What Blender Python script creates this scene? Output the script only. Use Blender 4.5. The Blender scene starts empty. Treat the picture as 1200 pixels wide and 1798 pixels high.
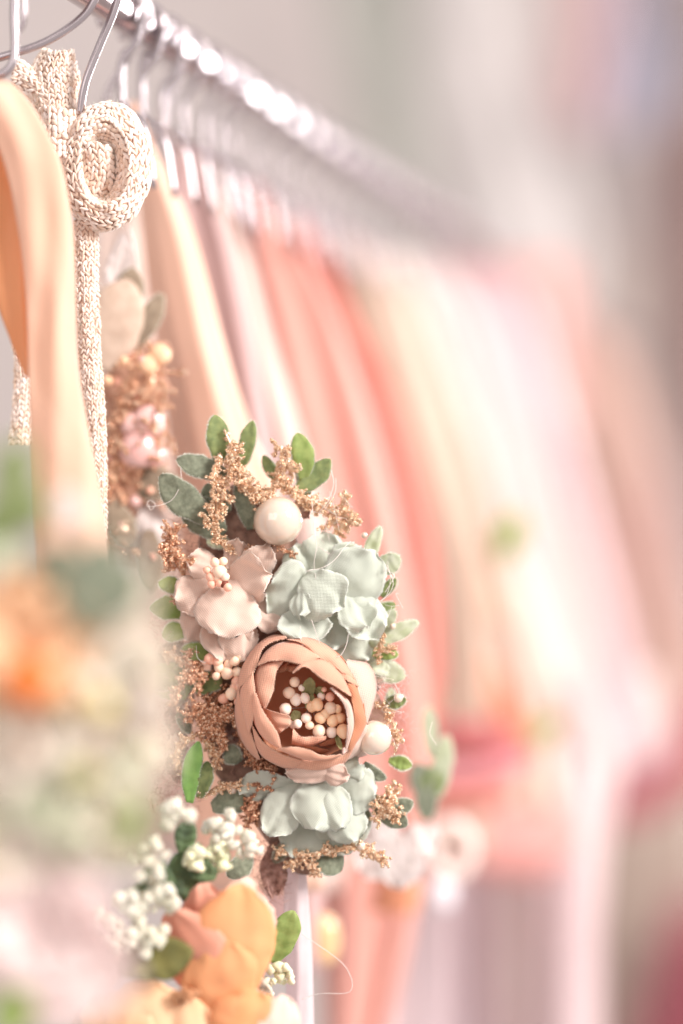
import bpy, math, random
import numpy as np
from mathutils import Vector, Matrix, noise
R = random.Random(7)
NR = np.random.default_rng(7)
S = bpy.context.scene
COL = S.collection

# ------------------------------------------------------------------ camera, world, lights, exposure
F = 4250.0                     # focal length in reference pixels
D0 = 0.60                      # distance of the flower cluster in metres
cam_d = bpy.data.cameras.new('camera'); cam = bpy.data.objects.new('camera', cam_d); COL.objects.link(cam)
cam.location = (0, 0, 0); cam.rotation_euler = (math.radians(90), 0, 0)
cam_d.sensor_fit = 'VERTICAL'; cam_d.sensor_height = 36.0; cam_d.sensor_width = 24.0
cam_d.lens = 36.0 * F / 1798.0
cam_d.clip_start = 0.01; cam_d.clip_end = 50
cam_d.dof.use_dof = True; cam_d.dof.focus_distance = 0.592
cam_d.dof.aperture_fstop = 2.75; cam_d.dof.aperture_blades = 0
S.camera = cam
S.view_settings.view_transform = 'Standard'; S.view_settings.look = 'None'
S.view_settings.exposure = 0.04; S.view_settings.gamma = 1.0
S.cycles.use_denoising = True
S.cycles.max_bounces = 8
S.cycles.sample_clamp_indirect = 3.0; S.cycles.sample_clamp_direct = 20.0

world = bpy.data.worlds.new('World'); S.world = world; world.use_nodes = True
bg = world.node_tree.nodes['Background']
bg.inputs[0].default_value = (1.0, 0.945, 0.93, 1); bg.inputs[1].default_value = 0.74

def area(name, loc, target, size, size_y, energy, color):
    l = bpy.data.lights.new(name, 'AREA'); l.shape = 'RECTANGLE'; l.size = size; l.size_y = size_y
    l.energy = energy; l.color = color
    o = bpy.data.objects.new(name, l); COL.objects.link(o); o.location = loc
    o.rotation_euler = (Vector(target) - Vector(loc)).to_track_quat('-Z', 'Y').to_euler()
    return o
area('window_light', (0.98, 2.14, 0.33), (-0.05, 0.65, 0.02), 0.44, 0.7, 25, (1.0, 0.985, 0.99))
area('side_window_light', (0.95, 0.02, 0.62), (0, 0.65, 0), 0.34, 0.5, 32, (1.0, 0.97, 0.95))

area('front_fill_light', (-0.7, -0.9, 0.7), (0, 0.6, 0), 1.3, 1.1, 7, (1.0, 0.965, 0.945))  # added soft fill lamp behind the camera, brightens the front; not a window

# ------------------------------------------------------------------ helpers
def lin(c):
    return tuple(((x/255.0)/12.92 if x/255.0 <= 0.04045 else ((x/255.0+0.055)/1.055)**2.4) for x in c)
def W(x, y, q=0.0, D=D0):
    s = D / F
    return np.array(((x-600.0)*s, D - q*s, (899.0-y)*s))
def WA(P, D=D0):
    P = np.asarray(P, float); s = D / F
    return np.stack([(P[..., 0]-600)*s, D - P[..., 2]*s, (899-P[..., 1])*s], -1)
ORIG = {}
def thing(name, label, cat, loc, group=None):
    o = bpy.data.objects.new(name, None); COL.objects.link(o); o.empty_display_size = 0.01
    o.location = tuple(loc); ORIG[o] = np.array(loc, float)
    o['label'] = label; o['category'] = cat
    if group: o['group'] = group
    return o
def tag(o, label=None, cat=None, group=None, kind=None):
    if label: o['label'] = label
    if cat: o['category'] = cat
    if group: o['group'] = group
    if kind: o['kind'] = kind
    return o
def mk(name, V, Fc, mat, parent=None, smooth=True, uv=None, attrs=None, kind=None, mods=None):
    V = np.asarray(V, float).reshape(-1, 3)
    org = ORIG[parent] if parent is not None else V.mean(0)
    me = bpy.data.meshes.new(name)
    Fa = np.asarray(Fc) if len({len(f) for f in Fc}) == 1 else None
    if Fa is not None:
        n, k = Fa.shape
        me.vertices.add(len(V)); me.vertices.foreach_set('co', (V-org).ravel())
        me.loops.add(n*k); me.loops.foreach_set('vertex_index', Fa.ravel().astype(np.int32))
        me.polygons.add(n); me.polygons.foreach_set('loop_start', np.arange(0, n*k, k, dtype=np.int32))
        me.update(calc_edges=True)
    else:
        me.from_pydata([tuple(v) for v in (V-org)], [], [list(f) for f in Fc])
    me.validate()
    if smooth: me.polygons.foreach_set('use_smooth', [True]*len(me.polygons))
    if uv is not None:
        l = me.uv_layers.new(name='UVMap'); idx = np.empty(len(me.loops), np.int32); me.loops.foreach_get('vertex_index', idx)
        l.data.foreach_set('uv', np.asarray(uv)[idx].ravel())
    for k_, a_ in (attrs or {}).items():
        at = me.attributes.new(k_, 'FLOAT', 'POINT'); at.data.foreach_set('value', np.asarray(a_, float).ravel())
    me.materials.append(mat)
    o = bpy.data.objects.new(name, me); COL.objects.link(o)
    if parent is not None:
        o.parent = parent; ORIG[o] = org
    else:
        o.location = tuple(org); ORIG[o] = org
    if kind: o['kind'] = kind
    for t, kw in (mods or []):
        m = o.modifiers.new(t, t)
        for a_, b_ in kw.items(): setattr(m, a_, b_)
    return o
def gridf(nu, nv, wrap_u=False):
    f = []
    for j in range(nv-1):
        for i in range(nu if wrap_u else nu-1):
            a = j*nu+i; b = j*nu+(i+1) % nu
            f.append((a, b, b+nu, a+nu))
    return np.array(f)
def resample(P, n):
    P = np.asarray(P, float)
    if len(P) > 2:      # Catmull-Rom
        Q = np.vstack([2*P[0]-P[1], P, 2*P[-1]-P[-2]]); out = []
        for i in range(1, len(Q)-2):
            for t in np.linspace(0, 1, 12, endpoint=False):
                out.append(0.5*((2*Q[i]) + (-Q[i-1]+Q[i+1])*t + (2*Q[i-1]-5*Q[i]+4*Q[i+1]-Q[i+2])*t*t + (-Q[i-1]+3*Q[i]-3*Q[i+1]+Q[i+2])*t**3))
        out.append(Q[-2]); P = np.array(out)
    d = np.r_[0, np.cumsum(np.linalg.norm(np.diff(P, axis=0), axis=1))]
    t = np.linspace(0, d[-1], n)
    return np.stack([np.interp(t, d, P[:, k]) for k in range(P.shape[1])], 1)
def norm(v):
    v = np.asarray(v, float); return v/(np.linalg.norm(v)+1e-12)
def tube(P, r, k=8, n=None):
    """verts, faces of a tube along world points P; r scalar or list"""
    n = n or max(8, len(P)*5); C = resample(P, n)
    rr = np.interp(np.linspace(0, 1, n), np.linspace(0, 1, len(np.atleast_1d(r))), np.atleast_1d(r))
    T = np.gradient(C, axis=0); T /= np.linalg.norm(T, axis=1)[:, None]+1e-12
    a = norm(np.cross(T[0], (0.3, 0.2, 0.9))); V = []
    for i in range(n):
        a = norm(a - T[i]*a.dot(T[i])); b = np.cross(T[i], a)
        for j in range(k):
            t = 2*math.pi*j/k; V.append(C[i] + rr[i]*(a*math.cos(t)+b*math.sin(t)))
    Fc = [tuple(x) for x in gridf(k, n, True)]
    Fc.append(tuple(range(k))[::-1]); Fc.append(tuple(range((n-1)*k, n*k)))
    return V, Fc
def ico(sub=1):
    import bmesh
    bm = bmesh.new(); bmesh.ops.create_icosphere(bm, subdivisions=sub, radius=1)
    V = np.array([v.co[:] for v in bm.verts]); Fc = np.array([[v.index for v in f.verts] for f in bm.faces]); bm.free()
    return V, Fc
ICO0, ICO1, ICO2, ICO3 = None, ico(1), ico(2), ico(3)
OCT = (np.array([(1,0,0),(-1,0,0),(0,1,0),(0,-1,0),(0,0,1),(0,0,-1)], float),
       np.array([(0,2,4),(2,1,4),(1,3,4),(3,0,4),(2,0,5),(1,2,5),(3,1,5),(0,3,5)]))
def rot_rand(n):
    q = NR.normal(size=(n, 4)); q /= np.linalg.norm(q, axis=1)[:, None]
    w, x, y, z = q.T
    return np.stack([1-2*(y*y+z*z), 2*(x*y-z*w), 2*(x*z+y*w), 2*(x*y+z*w), 1-2*(x*x+z*z), 2*(y*z-x*w), 2*(x*z-y*w), 2*(y*z+x*w), 1-2*(x*x+y*y)], 1).reshape(n, 3, 3)
def scatter(base, centers, scales, rots=None):
    Vb, Fb = base; n = len(centers); centers = np.asarray(centers); scales = np.asarray(scales, float)
    if scales.ndim == 1: scales = scales[:, None].repeat(3, 1)
    if rots is None: rots = rot_rand(n)
    V = np.einsum('nij,nkj->nki', rots, Vb[None]*scales[:, None, :]) + centers[:, None, :]
    Fc = Fb[None] + (np.arange(n)*len(Vb))[:, None, None]
    return V.reshape(-1, 3), Fc.reshape(-1, Fb.shape[1])

# ------------------------------------------------------------------ materials
def nodes(name):
    m = bpy.data.materials.new(name); m.use_nodes = True; nt = m.node_tree
    return m, nt, nt.nodes['Principled BSDF'], nt.nodes['Material Output']
def N(nt, t, **kw):
    n = nt.nodes.new(t)
    for k, v in kw.items():
        if k.startswith('i_'): n.inputs[k[2:].replace('_', ' ')].default_value = v
        else: setattr(n, k, v)
    return n
def mixc(nt, fac, a, b):
    m = N(nt, 'ShaderNodeMix', data_type='RGBA')
    for s, v in ((m.inputs[0], fac), (m.inputs[6], a), (m.inputs[7], b)):
        if hasattr(v, 'links') or isinstance(v, bpy.types.NodeSocket): nt.links.new(v, s)
        else: s.default_value = v if not isinstance(v, tuple) else (*v, 1)[:4]
    return m.outputs[2]
MC = {}
def fabric(name, c, c2=None, rough=0.8, weave=0.0, period=4.3, transl=0.25, sheen=0.3, var=0.06, nscale=25, edge=None, bump=0.25, spec=0.3):
    """woven or plain cloth; UVs are in reference pixels"""
    if name in MC: return MC[name]
    m, nt, p, out = nodes(name); L = nt.links.new
    c = lin(c); c2 = lin(c2) if c2 else tuple(x*0.82 for x in c)
    tc = N(nt, 'ShaderNodeTexCoord')
    nz = N(nt, 'ShaderNodeTexNoise', i_Scale=nscale, i_Detail=3.0); L(tc.outputs['Object'], nz.inputs['Vector'])
    ramp = N(nt, 'ShaderNodeMapRange'); ramp.inputs[1].default_value = 0.35; ramp.inputs[2].default_value = 0.65; L(nz.outputs[0], ramp.inputs[0])
    col = mixc(nt, ramp.outputs[0], c, c2)
    oi = N(nt, 'ShaderNodeObjectInfo')
    hs = N(nt, 'ShaderNodeHueSaturation'); L(col, hs.inputs['Color'])
    mr = N(nt, 'ShaderNodeMapRange'); L(oi.outputs['Random'], mr.inputs[0]); mr.inputs[3].default_value = 1-var; mr.inputs[4].default_value = 1+var
    L(mr.outputs[0], hs.inputs['Value']); col = hs.outputs[0]
    if edge:
        at = N(nt, 'ShaderNodeAttribute', attribute_name='edge'); col = mixc(nt, at.outputs['Fac'], col, lin(edge))
    if weave > 0:
        mp = N(nt, 'ShaderNodeMapping'); mp.inputs['Scale'].default_value = (1/period, 1/period, 1); L(tc.outputs['UV'], mp.inputs[0])
        n2 = N(nt, 'ShaderNodeTexNoise', i_Scale=0.6, i_Detail=2.0); L(mp.outputs[0], n2.inputs['Vector'])
        vm = N(nt, 'ShaderNodeVectorMath', operation='MULTIPLY_ADD'); L(n2.outputs['Color'], vm.inputs[0]); vm.inputs[1].default_value = (0.5, 0.5, 0.5); L(mp.outputs[0], vm.inputs[2])
        sx = N(nt, 'ShaderNodeSeparateXYZ'); L(vm.outputs[0], sx.inputs[0])
        def sn(s):
            a = N(nt, 'ShaderNodeMath', operation='MULTIPLY'); L(s, a.inputs[0]); a.inputs[1].default_value = 2*math.pi
            b = N(nt, 'ShaderNodeMath', operation='SINE'); L(a.outputs[0], b.inputs[0]); return b.outputs[0]
        mm = N(nt, 'ShaderNodeMath', operation='MULTIPLY'); L(sn(sx.outputs[0]), mm.inputs[0]); L(sn(sx.outputs[1]), mm.inputs[1])
        m3 = N(nt, 'ShaderNodeMapRange'); L(mm.outputs[0], m3.inputs[0]); m3.inputs[1].default_value = -1; m3.inputs[2].default_value = 1
        dk = N(nt, 'ShaderNodeMath', operation='MULTIPLY'); L(m3.outputs[0], dk.inputs[0]); dk.inputs[1].default_value = weave
        col = mixc(nt, dk.outputs[0], col, tuple(x*0.72 for x in c))
        bp = N(nt, 'ShaderNodeBump', i_Strength=bump, i_Distance=0.0002, invert=True); L(m3.outputs[0], bp.inputs['Height']); L(bp.outputs[0], p.inputs['Normal'])
    L(col, p.inputs['Base Color']); p.inputs['Roughness'].default_value = rough
    p.inputs['Sheen Weight'].default_value = sheen; p.inputs['Sheen Roughness'].default_value = 0.4
    p.inputs['Specular IOR Level'].default_value = spec
    if transl > 0:
        t = N(nt, 'ShaderNodeBsdfTranslucent'); L(col, t.inputs[0]); ms = N(nt, 'ShaderNodeMixShader'); ms.inputs[0].default_value = transl
        L(p.outputs[0], ms.inputs[1]); L(t.outputs[0], ms.inputs[2]); L(ms.outputs[0], out.inputs[0])
    MC[name] = m; return m
def metal(name, c, rough):
    if name in MC: return MC[name]
    m, nt, p, out = nodes(name); p.inputs['Base Color'].default_value = (*lin(c), 1); p.inputs['Metallic'].default_value = 1
    tc = N(nt, 'ShaderNodeTexCoord'); nz = N(nt, 'ShaderNodeTexNoise', i_Scale=180.0, i_Detail=2.0); nt.links.new(tc.outputs['Object'], nz.inputs['Vector'])
    mr = N(nt, 'ShaderNodeMapRange'); nt.links.new(nz.outputs[0], mr.inputs[0]); mr.inputs[3].default_value = rough*0.7; mr.inputs[4].default_value = rough*1.4
    nt.links.new(mr.outputs[0], p.inputs['Roughness'])
    MC[name] = m; return m
def glitter(name, c1, c2, c3):
    if name in MC: return MC[name]
    m, nt, p, out = nodes(name); L = nt.links.new
    g = N(nt, 'ShaderNodeNewGeometry'); r = N(nt, 'ShaderNodeValToRGB')
    e = r.color_ramp.elements; e[0].color = (*lin(c1), 1); e[1].color = (*lin(c3), 1); k = e.new(0.5); k.color = (*lin(c2), 1)
    L(g.outputs['Random Per Island'], r.inputs[0]); L(r.outputs[0], p.inputs['Base Color'])
    p.inputs['Metallic'].default_value = 0.72; p.inputs['Roughness'].default_value = 0.15
    MC[name] = m; return m
def plain(name, c, rough=0.5, c2=None, nscale=200, sss=0.0, coat=0.0, sheen=0.0, bump=0.0, var=0.08, spec=0.5, transl=0.0):
    if name in MC: return MC[name]
    m, nt, p, out = nodes(name); L = nt.links.new
    tc = N(nt, 'ShaderNodeTexCoord'); nz = N(nt, 'ShaderNodeTexNoise', i_Scale=float(nscale), i_Detail=4.0); L(tc.outputs['Object'], nz.inputs['Vector'])
    c = lin(c); c2 = lin(c2) if c2 else tuple(x*0.8 for x in c)
    mr = N(nt, 'ShaderNodeMapRange'); mr.inputs[1].default_value = 0.35; mr.inputs[2].default_value = 0.65; L(nz.outputs[0], mr.inputs[0])
    col = mixc(nt, mr.outputs[0], c, c2)
    oi = N(nt, 'ShaderNodeObjectInfo'); hs = N(nt, 'ShaderNodeHueSaturation'); L(col, hs.inputs['Color'])
    m2 = N(nt, 'ShaderNodeMapRange'); L(oi.outputs['Random'], m2.inputs[0]); m2.inputs[3].default_value = 1-var; m2.inputs[4].default_value = 1+var; L(m2.outputs[0], hs.inputs['Value'])
    L(hs.outputs[0], p.inputs['Base Color']); p.inputs['Roughness'].default_value = rough
    p.inputs['Specular IOR Level'].default_value = spec
    p.inputs['Sheen Weight'].default_value = sheen; p.inputs['Sheen Roughness'].default_value = 0.35
    p.inputs['Coat Weight'].default_value = coat; p.inputs['Coat IOR'].default_value = 1.9
    if sss: p.inputs['Subsurface Weight'].default_value = sss; p.inputs['Subsurface Radius'].default_value = (0.002, 0.001, 0.0006); p.inputs['Subsurface Scale'].default_value = 1.0
    if bump:
        bp = N(nt, 'ShaderNodeBump', i_Strength=bump, i_Distance=0.0003); L(nz.outputs[0], bp.inputs['Height']); L(bp.outputs[0], p.inputs['Normal'])
    if transl > 0:
        t = N(nt, 'ShaderNodeBsdfTranslucent'); L(hs.outputs[0], t.inputs[0]); ms = N(nt, 'ShaderNodeMixShader'); ms.inputs[0].default_value = transl
        L(p.outputs[0], ms.inputs[1]); L(t.outputs[0], ms.inputs[2]); L(ms.outputs[0], out.inputs[0])
    MC[name] = m; return m
chrome = metal('hanger_chrome', (190, 178, 180), 0.22)
rail_m = metal('rail_chrome', (186, 174, 176), 0.15)
g_rose = glitter('rose_gold_glitter', (218, 166, 128), (246, 208, 172), (255, 242, 220))
g_cop = glitter('copper_glitter', (192, 130, 98), (234, 182, 146), (255, 234, 210))
g_dark = glitter('dark_copper_glitter', (140, 88, 66), (196, 138, 106), (250, 212, 180))
silk_rose = fabric('rose_silk', (248, 190, 162), (240, 170, 138), weave=0.75, bump=0.6, edge=(246, 208, 182), var=0.05)
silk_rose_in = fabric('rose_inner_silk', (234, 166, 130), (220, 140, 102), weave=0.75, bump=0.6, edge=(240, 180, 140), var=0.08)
silk_peach = fabric('peach_silk', (252, 226, 210), (250, 218, 200), weave=0.85, period=4.3, bump=0.6, edge=(252, 236, 224), var=0.07, transl=0.32)
silk_mint = fabric('mint_silk', (232, 234, 220), (220, 225, 209), weave=0.85, bump=0.6, edge=(244, 244, 236), var=0.07, period=3.6, transl=0.32)
silk_blush = fabric('blush_silk', (248, 218, 202), (246, 210, 192), weave=0.75, bump=0.6, edge=(252, 236, 226), transl=0.32)
leaf_grey = plain('felt_leaf_grey_green', (142, 146, 124), 0.9, (114, 118, 98), 900, sheen=0.6, bump=0.4, transl=0.15)
leaf_green = plain('felt_leaf_green', (158, 168, 110), 0.8, (124, 138, 90), 500, sheen=0.45, bump=0.3, transl=0.3)
leaf_pale = plain('felt_leaf_pale', (216, 218, 196), 0.85, (198, 204, 168), 500, sheen=0.5, bump=0.3, transl=0.3)
leaf_lime = plain('leaf_lime', (172, 186, 112), 0.7, (146, 166, 92), 400, sheen=0.3, bump=0.2, transl=0.35)
leaf_bright = plain('leaf_bright', (158, 200, 112), 0.6, (134, 178, 98), 300, sheen=0.3, bump=0.2, transl=0.35)
fuzz_m = plain('leaf_fuzz', (236, 236, 222), 0.8, transl=0.4)
pearl_m = plain('pearl', (224, 204, 186), 0.1, (212, 186, 166), 60, sss=0.1, coat=1.0)
bead_m = plain('stamen_cream', (250, 218, 194), 0.45, (246, 204, 176), 300, sss=0.2)
bead_o = plain('stamen_apricot', (250, 206, 170), 0.4, (246, 194, 154), 300, sss=0.2)
bead_w = plain('stamen_white', (252, 228, 214), 0.45, (250, 218, 200), 300, sss=0.2)
bead_c = plain('stamen_coral', (246, 192, 168), 0.5, (240, 176, 152), 300, sss=0.2)
thread_m = plain('loose_thread', (250, 240, 234), 0.5, transl=0.4)

# ------------------------------------------------------------------ modelling helpers (px space at a depth)
def petal(parent, base, tip, width, mat, cup=10, curl=0, ruffle=5, nh=(0.1, -0.15, 1), roll=0, D=D0, name='petal', nu=25, nv=27, fray=1.0, thick=0.6, point=0.0, wb=0.25):
    base = np.array(base, float); tip = np.array(tip, float); d = tip-base; Lg = np.linalg.norm(d); d = d/Lg
    nh = norm(nh); s = norm(np.cross(d, nh)); n = np.cross(s, d)
    ph = R.uniform(0, 6.28); ph2 = R.uniform(0, 6.28); V = []; uv = []; ed = []
    cup = cup*(.6 if fray >= 1 else 1); sd = R.uniform(0, 99); skew = R.uniform(-.12, .12); wav = R.uniform(.02, .05)
    for j in range(nv):
        v = j/(nv-1)
        w = wb + (1-wb)*math.sin(math.pi/2*min(1, v/0.58)) if v < .58 else max(0.16, (1-((v-.58)/.42)**2.5))**(1/2.1)
        for i in range(nu):
            u = 2*i/(nu-1)-1
            fr = (R.uniform(-0.9, 1.3)+((i+j) % 2)*1.2)*fray if (i in (0, nu-1) or j == nv-1) else 0
            ww = w*(1+wav*math.sin(v*11+ph*(1 if u > 0 else 2)))
            x = u*width/2*ww + skew*width*v*v*.5 + (fr*(1 if u > 0 else -1) if i in (0, nu-1) else 0)
            y = Lg*v*(1-0.05*u*u*v) + (fr if j == nv-1 else 0)
            z = -cup*.8*(u*u)*w + cup*0.6*math.sin(math.pi*v) + curl*v**2.2 + ruffle*abs(u)**1.5*math.sin(v*7+ph+(1.7 if u > 0 else 0)) + ruffle*0.7*v*math.sin(u*4+ph2) + roll*u*abs(u)*v
            z += 1.3*v*math.sin(u*10+ph)*min(1, ruffle/3) + ruffle*(1.1 if fray >= 1 else 1.5)*noise.noise((x/34+sd, y/34, sd)) + (1.5*abs(noise.noise((x/16+sd, y/48, 1)))*min(1, v*2) if fray >= 1 else 0)*min(1, v*2) + ruffle*1.1*abs(u)**2*noise.noise((x/13+sd, y/13, 3)) + (R.uniform(-.35, .35) if fray >= 1 else 0)
            if v > .8: z += ruffle*1.8*((v-.8)/.2)**1.6*math.sin(u*3.2+ph2)
            V.append(base + d*y + s*x + n*z); uv.append((x, y)); ed.append(1.0 if (i in (0, nu-1) or j == nv-1) else (0.2 if (i in (1, nu-2) or j == nv-2) else 0))
    sc = D/F
    return mk(name, WA(V, D), gridf(nu, nv), mat, parent, uv=uv, attrs={'edge': ed}, mods=[('SOLIDIFY', dict(thickness=thick*sc, offset=0))])
def leaf(parent, base, tip, width, mat, D=D0, puff=5, bend=0, fuzz=True, nh=(0.1, -0.1, 1), shape=0.6, name='leaf', rib=2.0, curlx=0.0):
    base = np.array(base, float); tip = np.array(tip, float); d = tip-base; Lg = np.linalg.norm(d); d /= Lg
    nh = norm(nh); s = norm(np.cross(d, nh)); n = np.cross(s, d); k = 16; nv = 18; V = []; lsd = R.uniform(0, 99); cv = R.uniform(-5, 5)
    for j in range(nv):
        v = j/(nv-1); w = (.36+.64*math.sin(math.pi/2*min(1, v/.56))) if v < .56 else max(0.03, (1-((v-.56)/.44)**1.9))**.62
        c = base + d*Lg*v + n*(bend*math.sin(math.pi*v) + cv*v*v) + s*curlx*math.sin(math.pi*v)
        for i in range(k):
            t = 2*math.pi*i/k; cx, sx = math.cos(t), math.sin(t)
            z = puff*w**0.7*sx - rib*w*(math.exp(-(cx*5)**2))*(1 if sx > 0 else -0.3) + 3*w*cx*cx
            wl = 1+0.16*noise.noise((v*4+lsd, 1.0 if cx > 0 else 5.0, 0))
            z += 1.6*noise.noise((cx*2+lsd, v*5, 2)) - 1.0*w*math.cos(v*26-abs(cx)*5)*(1 if sx > 0 else -.5)*min(1, abs(cx)*2)*(rib/2)
            V.append(c + s*width/2*w*cx*wl + n*z)
    Fc = [tuple(x) for x in gridf(k, nv, True)] + [tuple(range(k))[::-1], tuple(range((nv-1)*k, nv*k))]
    o = mk(name, WA(V, D), Fc, mat, parent)
    if fuzz:
        VV = np.array(V).reshape(nv, k, 3); cen = VV.mean(1); hv = []; hf = []
        for _ in range(700):
            j = R.randrange(1, nv-1); t = R.random()
            i = R.choice([0, 1, k-1, k//2, k//2-1, k//2+1]); a = VV[j, i]*(1-t)+VV[min(nv-1, j+1), i]*t
            nn = norm(norm(a-cen[j]) + np.array([R.gauss(0, .5), R.gauss(0, .5), R.gauss(0, .5)])); l = R.uniform(2, 4.6)
            sd = norm(np.cross(nn, (0.2, 0.3, 1)))*0.24
            b = len(hv); hv += [a-sd, a+sd, a+nn*l]; hf.append((b, b+1, b+2))
        if parent is not None and ORIG.get(parent) is not None:
            mk('fuzz', WA(hv, D), hf, fuzz_m, o, kind='stuff')
    return o
def sprig(parent, paths, rad, n, mat, D=D0, size=(1.0, 2.0), name='glitter_sprig', stem=True, twigs=10):
    """glitter covered twig: stems with side twigs, each carrying small buds coated in fine grains"""
    sc = D/F; VV, FF, nv_ = [], [], 0; cen, rr = [], []
    def add(V, Fc):
        nonlocal nv_
        VV.append(np.asarray(V)); FF.append(np.asarray(Fc)+nv_); nv_ += len(V)
    def stem_(P, r0):
        a_, b_ = tube(WA(P, D), [r0*sc, r0*.6*sc], 6, 14)
        add(a_, [(f[0], f[1], f[2]) for f in b_ if len(f) == 4]+[(f[0], f[2], f[3]) for f in b_ if len(f) == 4])
    for P in paths:
        Q = resample(P, 40); Lg = np.linalg.norm(np.diff(Q, axis=0), axis=1).sum(); stem_(P, rad*.16)
        br = max(2.4, min(5.2, rad*.3))
        for k in range(int(Lg/ (br*.6))):
            i = R.randrange(0, 40); o_ = np.array([R.gauss(0, 1), R.gauss(0, 1), R.gauss(0, .8)]); o_ = norm(o_)*rad*R.uniform(.1, .75)
            cen.append(Q[i]+o_); rr.append(br*R.uniform(.6, 1.1))
        for _ in range(int(twigs*2.4)):
            i = R.randrange(3, 39); dr = norm(np.array([R.gauss(0, 1), R.gauss(0, 1), R.gauss(0, .7)]) + 0.9*norm(Q[i]-Q[i-3])); ln = rad*R.uniform(.9, 1.7)
            stem_([Q[i], Q[i]+dr*ln*.5+np.array([0, -1, 0]), Q[i]+dr*ln], rad*.07)
            for t in (.45, .7, .88, 1.0):
                cen.append(Q[i]+dr*ln*t+np.array([R.gauss(0, 1), R.gauss(0, 1), R.gauss(0, 1)])*rad*.1); rr.append(br*(1.05-.5*t)*R.uniform(.75, 1.1))
    cen = np.array(cen); rr = np.array(rr)
    V, Fc = scatter(ICO1, WA(cen, D), np.stack([rr, rr*NR.uniform(.8, 1.3, len(rr)), rr], 1)*sc*.9); add(V, Fc)
    per = max(10, min(46, int(n*1.6/len(cen)))) if rad < 30 else 26
    idx = np.repeat(np.arange(len(cen)), per); dirs = NR.normal(size=(len(idx), 3)); dirs /= np.linalg.norm(dirs, axis=1)[:, None]
    C = cen[idx] + dirs*(rr[idx]*NR.uniform(.8, 1.25, len(idx)))[:, None]
    sz = NR.uniform(size[0]*.62, size[1]*.62, len(C))
    V, Fc = scatter(OCT, WA(C, D), np.stack([sz, sz, sz*0.7], 1)*sc); add(V, Fc)
    return mk(name, np.vstack(VV), np.vstack(FF), mat, parent, smooth=False, kind='stuff')
def ball(parent, c, r, mat, D=D0, name='bead', base=None, squash=(1, 1, 1), lump=0.0):
    Vb, Fb = base or ICO2; V = Vb.copy()
    if lump: V = V*(1+lump*np.sin(V[:, :1]*3.1+R.uniform(0, 6))*np.sin(V[:, 1:2]*2.7+R.uniform(0, 6)))
    V = V*np.array(squash)*r + np.array(c, float)
    return mk(name, WA(V, D), Fb, mat, parent)
def thread(parent, pts, D=D0, r=0.45, name='loose_thread', mat=None):
    V, Fc = tube(WA(pts, D), r*D/F, 5, len(pts)*8)
    return mk(name, V, Fc, mat or thread_m, parent)

# ------------------------------------------------------------------ rail and wall
DIR = norm((956/F, 1.0, 0.0)); PERP = np.array((DIR[1], -DIR[0], 0.0)); UP = np.array((0, 0, 1.0))
R0 = W(150, -20, 0, 0.60)
def rail_at(D): return R0 + DIR*((D-R0[1])/DIR[1])
V, Fc = tube([rail_at(0.25), rail_at(0.9), rail_at(1.9)], 0.0048, 24, 40)
rail = mk('clothes_rail', V, Fc, rail_m); tag(rail, 'shiny chrome clothes rail running away above the row of clothes', 'clothes rail')

wall_m = plain('plaster_wall', (236, 222, 218), 0.9, (226, 212, 206), 1.5)
V = [(-4, 3.6, -2), (4, 3.6, -2), (4, 3.6, 3), (-4, 3.6, 3), (-4, 3.75, -2), (4, 3.75, -2), (4, 3.75, 3), (-4, 3.75, 3)]
mk('wall', V, [(0, 1, 2, 3), (5, 4, 7, 6), (0, 4, 5, 1), (3, 2, 6, 7), (1, 5, 6, 2), (4, 0, 3, 7)], wall_m, smooth=False, kind='structure')

# ------------------------------------------------------------------ garments on the rail
def cloth_mat(key, c, c2, **kw):
    return fabric('cloth_'+key, c, c2, rough=kw.get('rough', 0.6), transl=0.07, sheen=0.4, nscale=kw.get('nscale', 9), var=0.0, spec=0.35)
def drape(name, label, cat, D, rows, c, c2=None, nf=7, amp=0.16, thick=70, group=None, hanger=True, parent=None, ph=None, **kw):
    """hanging cloth, a closed folded tube: rows of (y, x_left, x_right) in px at depth D, spread along PERP"""
    ph = R.uniform(0, 6.28) if ph is None else ph
    rows = resample([(r[0], r[1], r[2]) for r in rows], 44); k = 96; V = []
    y0 = rows[0][0]; yl = rows[-1][0]
    for j, (y, xl, xr) in enumerate(rows):
        v = (y-y0)/max(1, (yl-y0)); w = (xr-xl)/2; cx = (xl+xr)/2; th = thick*(0.18+0.82*min(1, v*3+0.05))
        th = min(th, w*1.4+8)
        for i in range(k):
            t = 2*math.pi*i/k
            f = 1 + amp*math.sin(nf*t+ph+0.8*math.sin(v*3+ph)) + amp*0.5*math.sin((nf*2+1)*t-ph*2+v*2)
            ex = math.copysign(abs(math.cos(t))**0.8, math.cos(t))
            X = cx + w*ex*(1 if abs(ex) > 0.93 else 1)
            q = th*math.sin(t)*f + amp*18*math.sin(nf*t+ph)
            q += 0.2249*(X-cx)
            V.append((X, y, q))
    Fc = [tuple(x) for x in gridf(k, 44, True)] + [tuple(range(k))[::-1], tuple(range(43*k, 44*k))]
    m = cloth_mat(name+'_'+'_'.join(map(str, c)), c, c2, **kw)
    o = mk(name, WA(V, D), Fc, m, parent)
    if parent is None: tag(o, label, cat, group)
    return o
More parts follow.
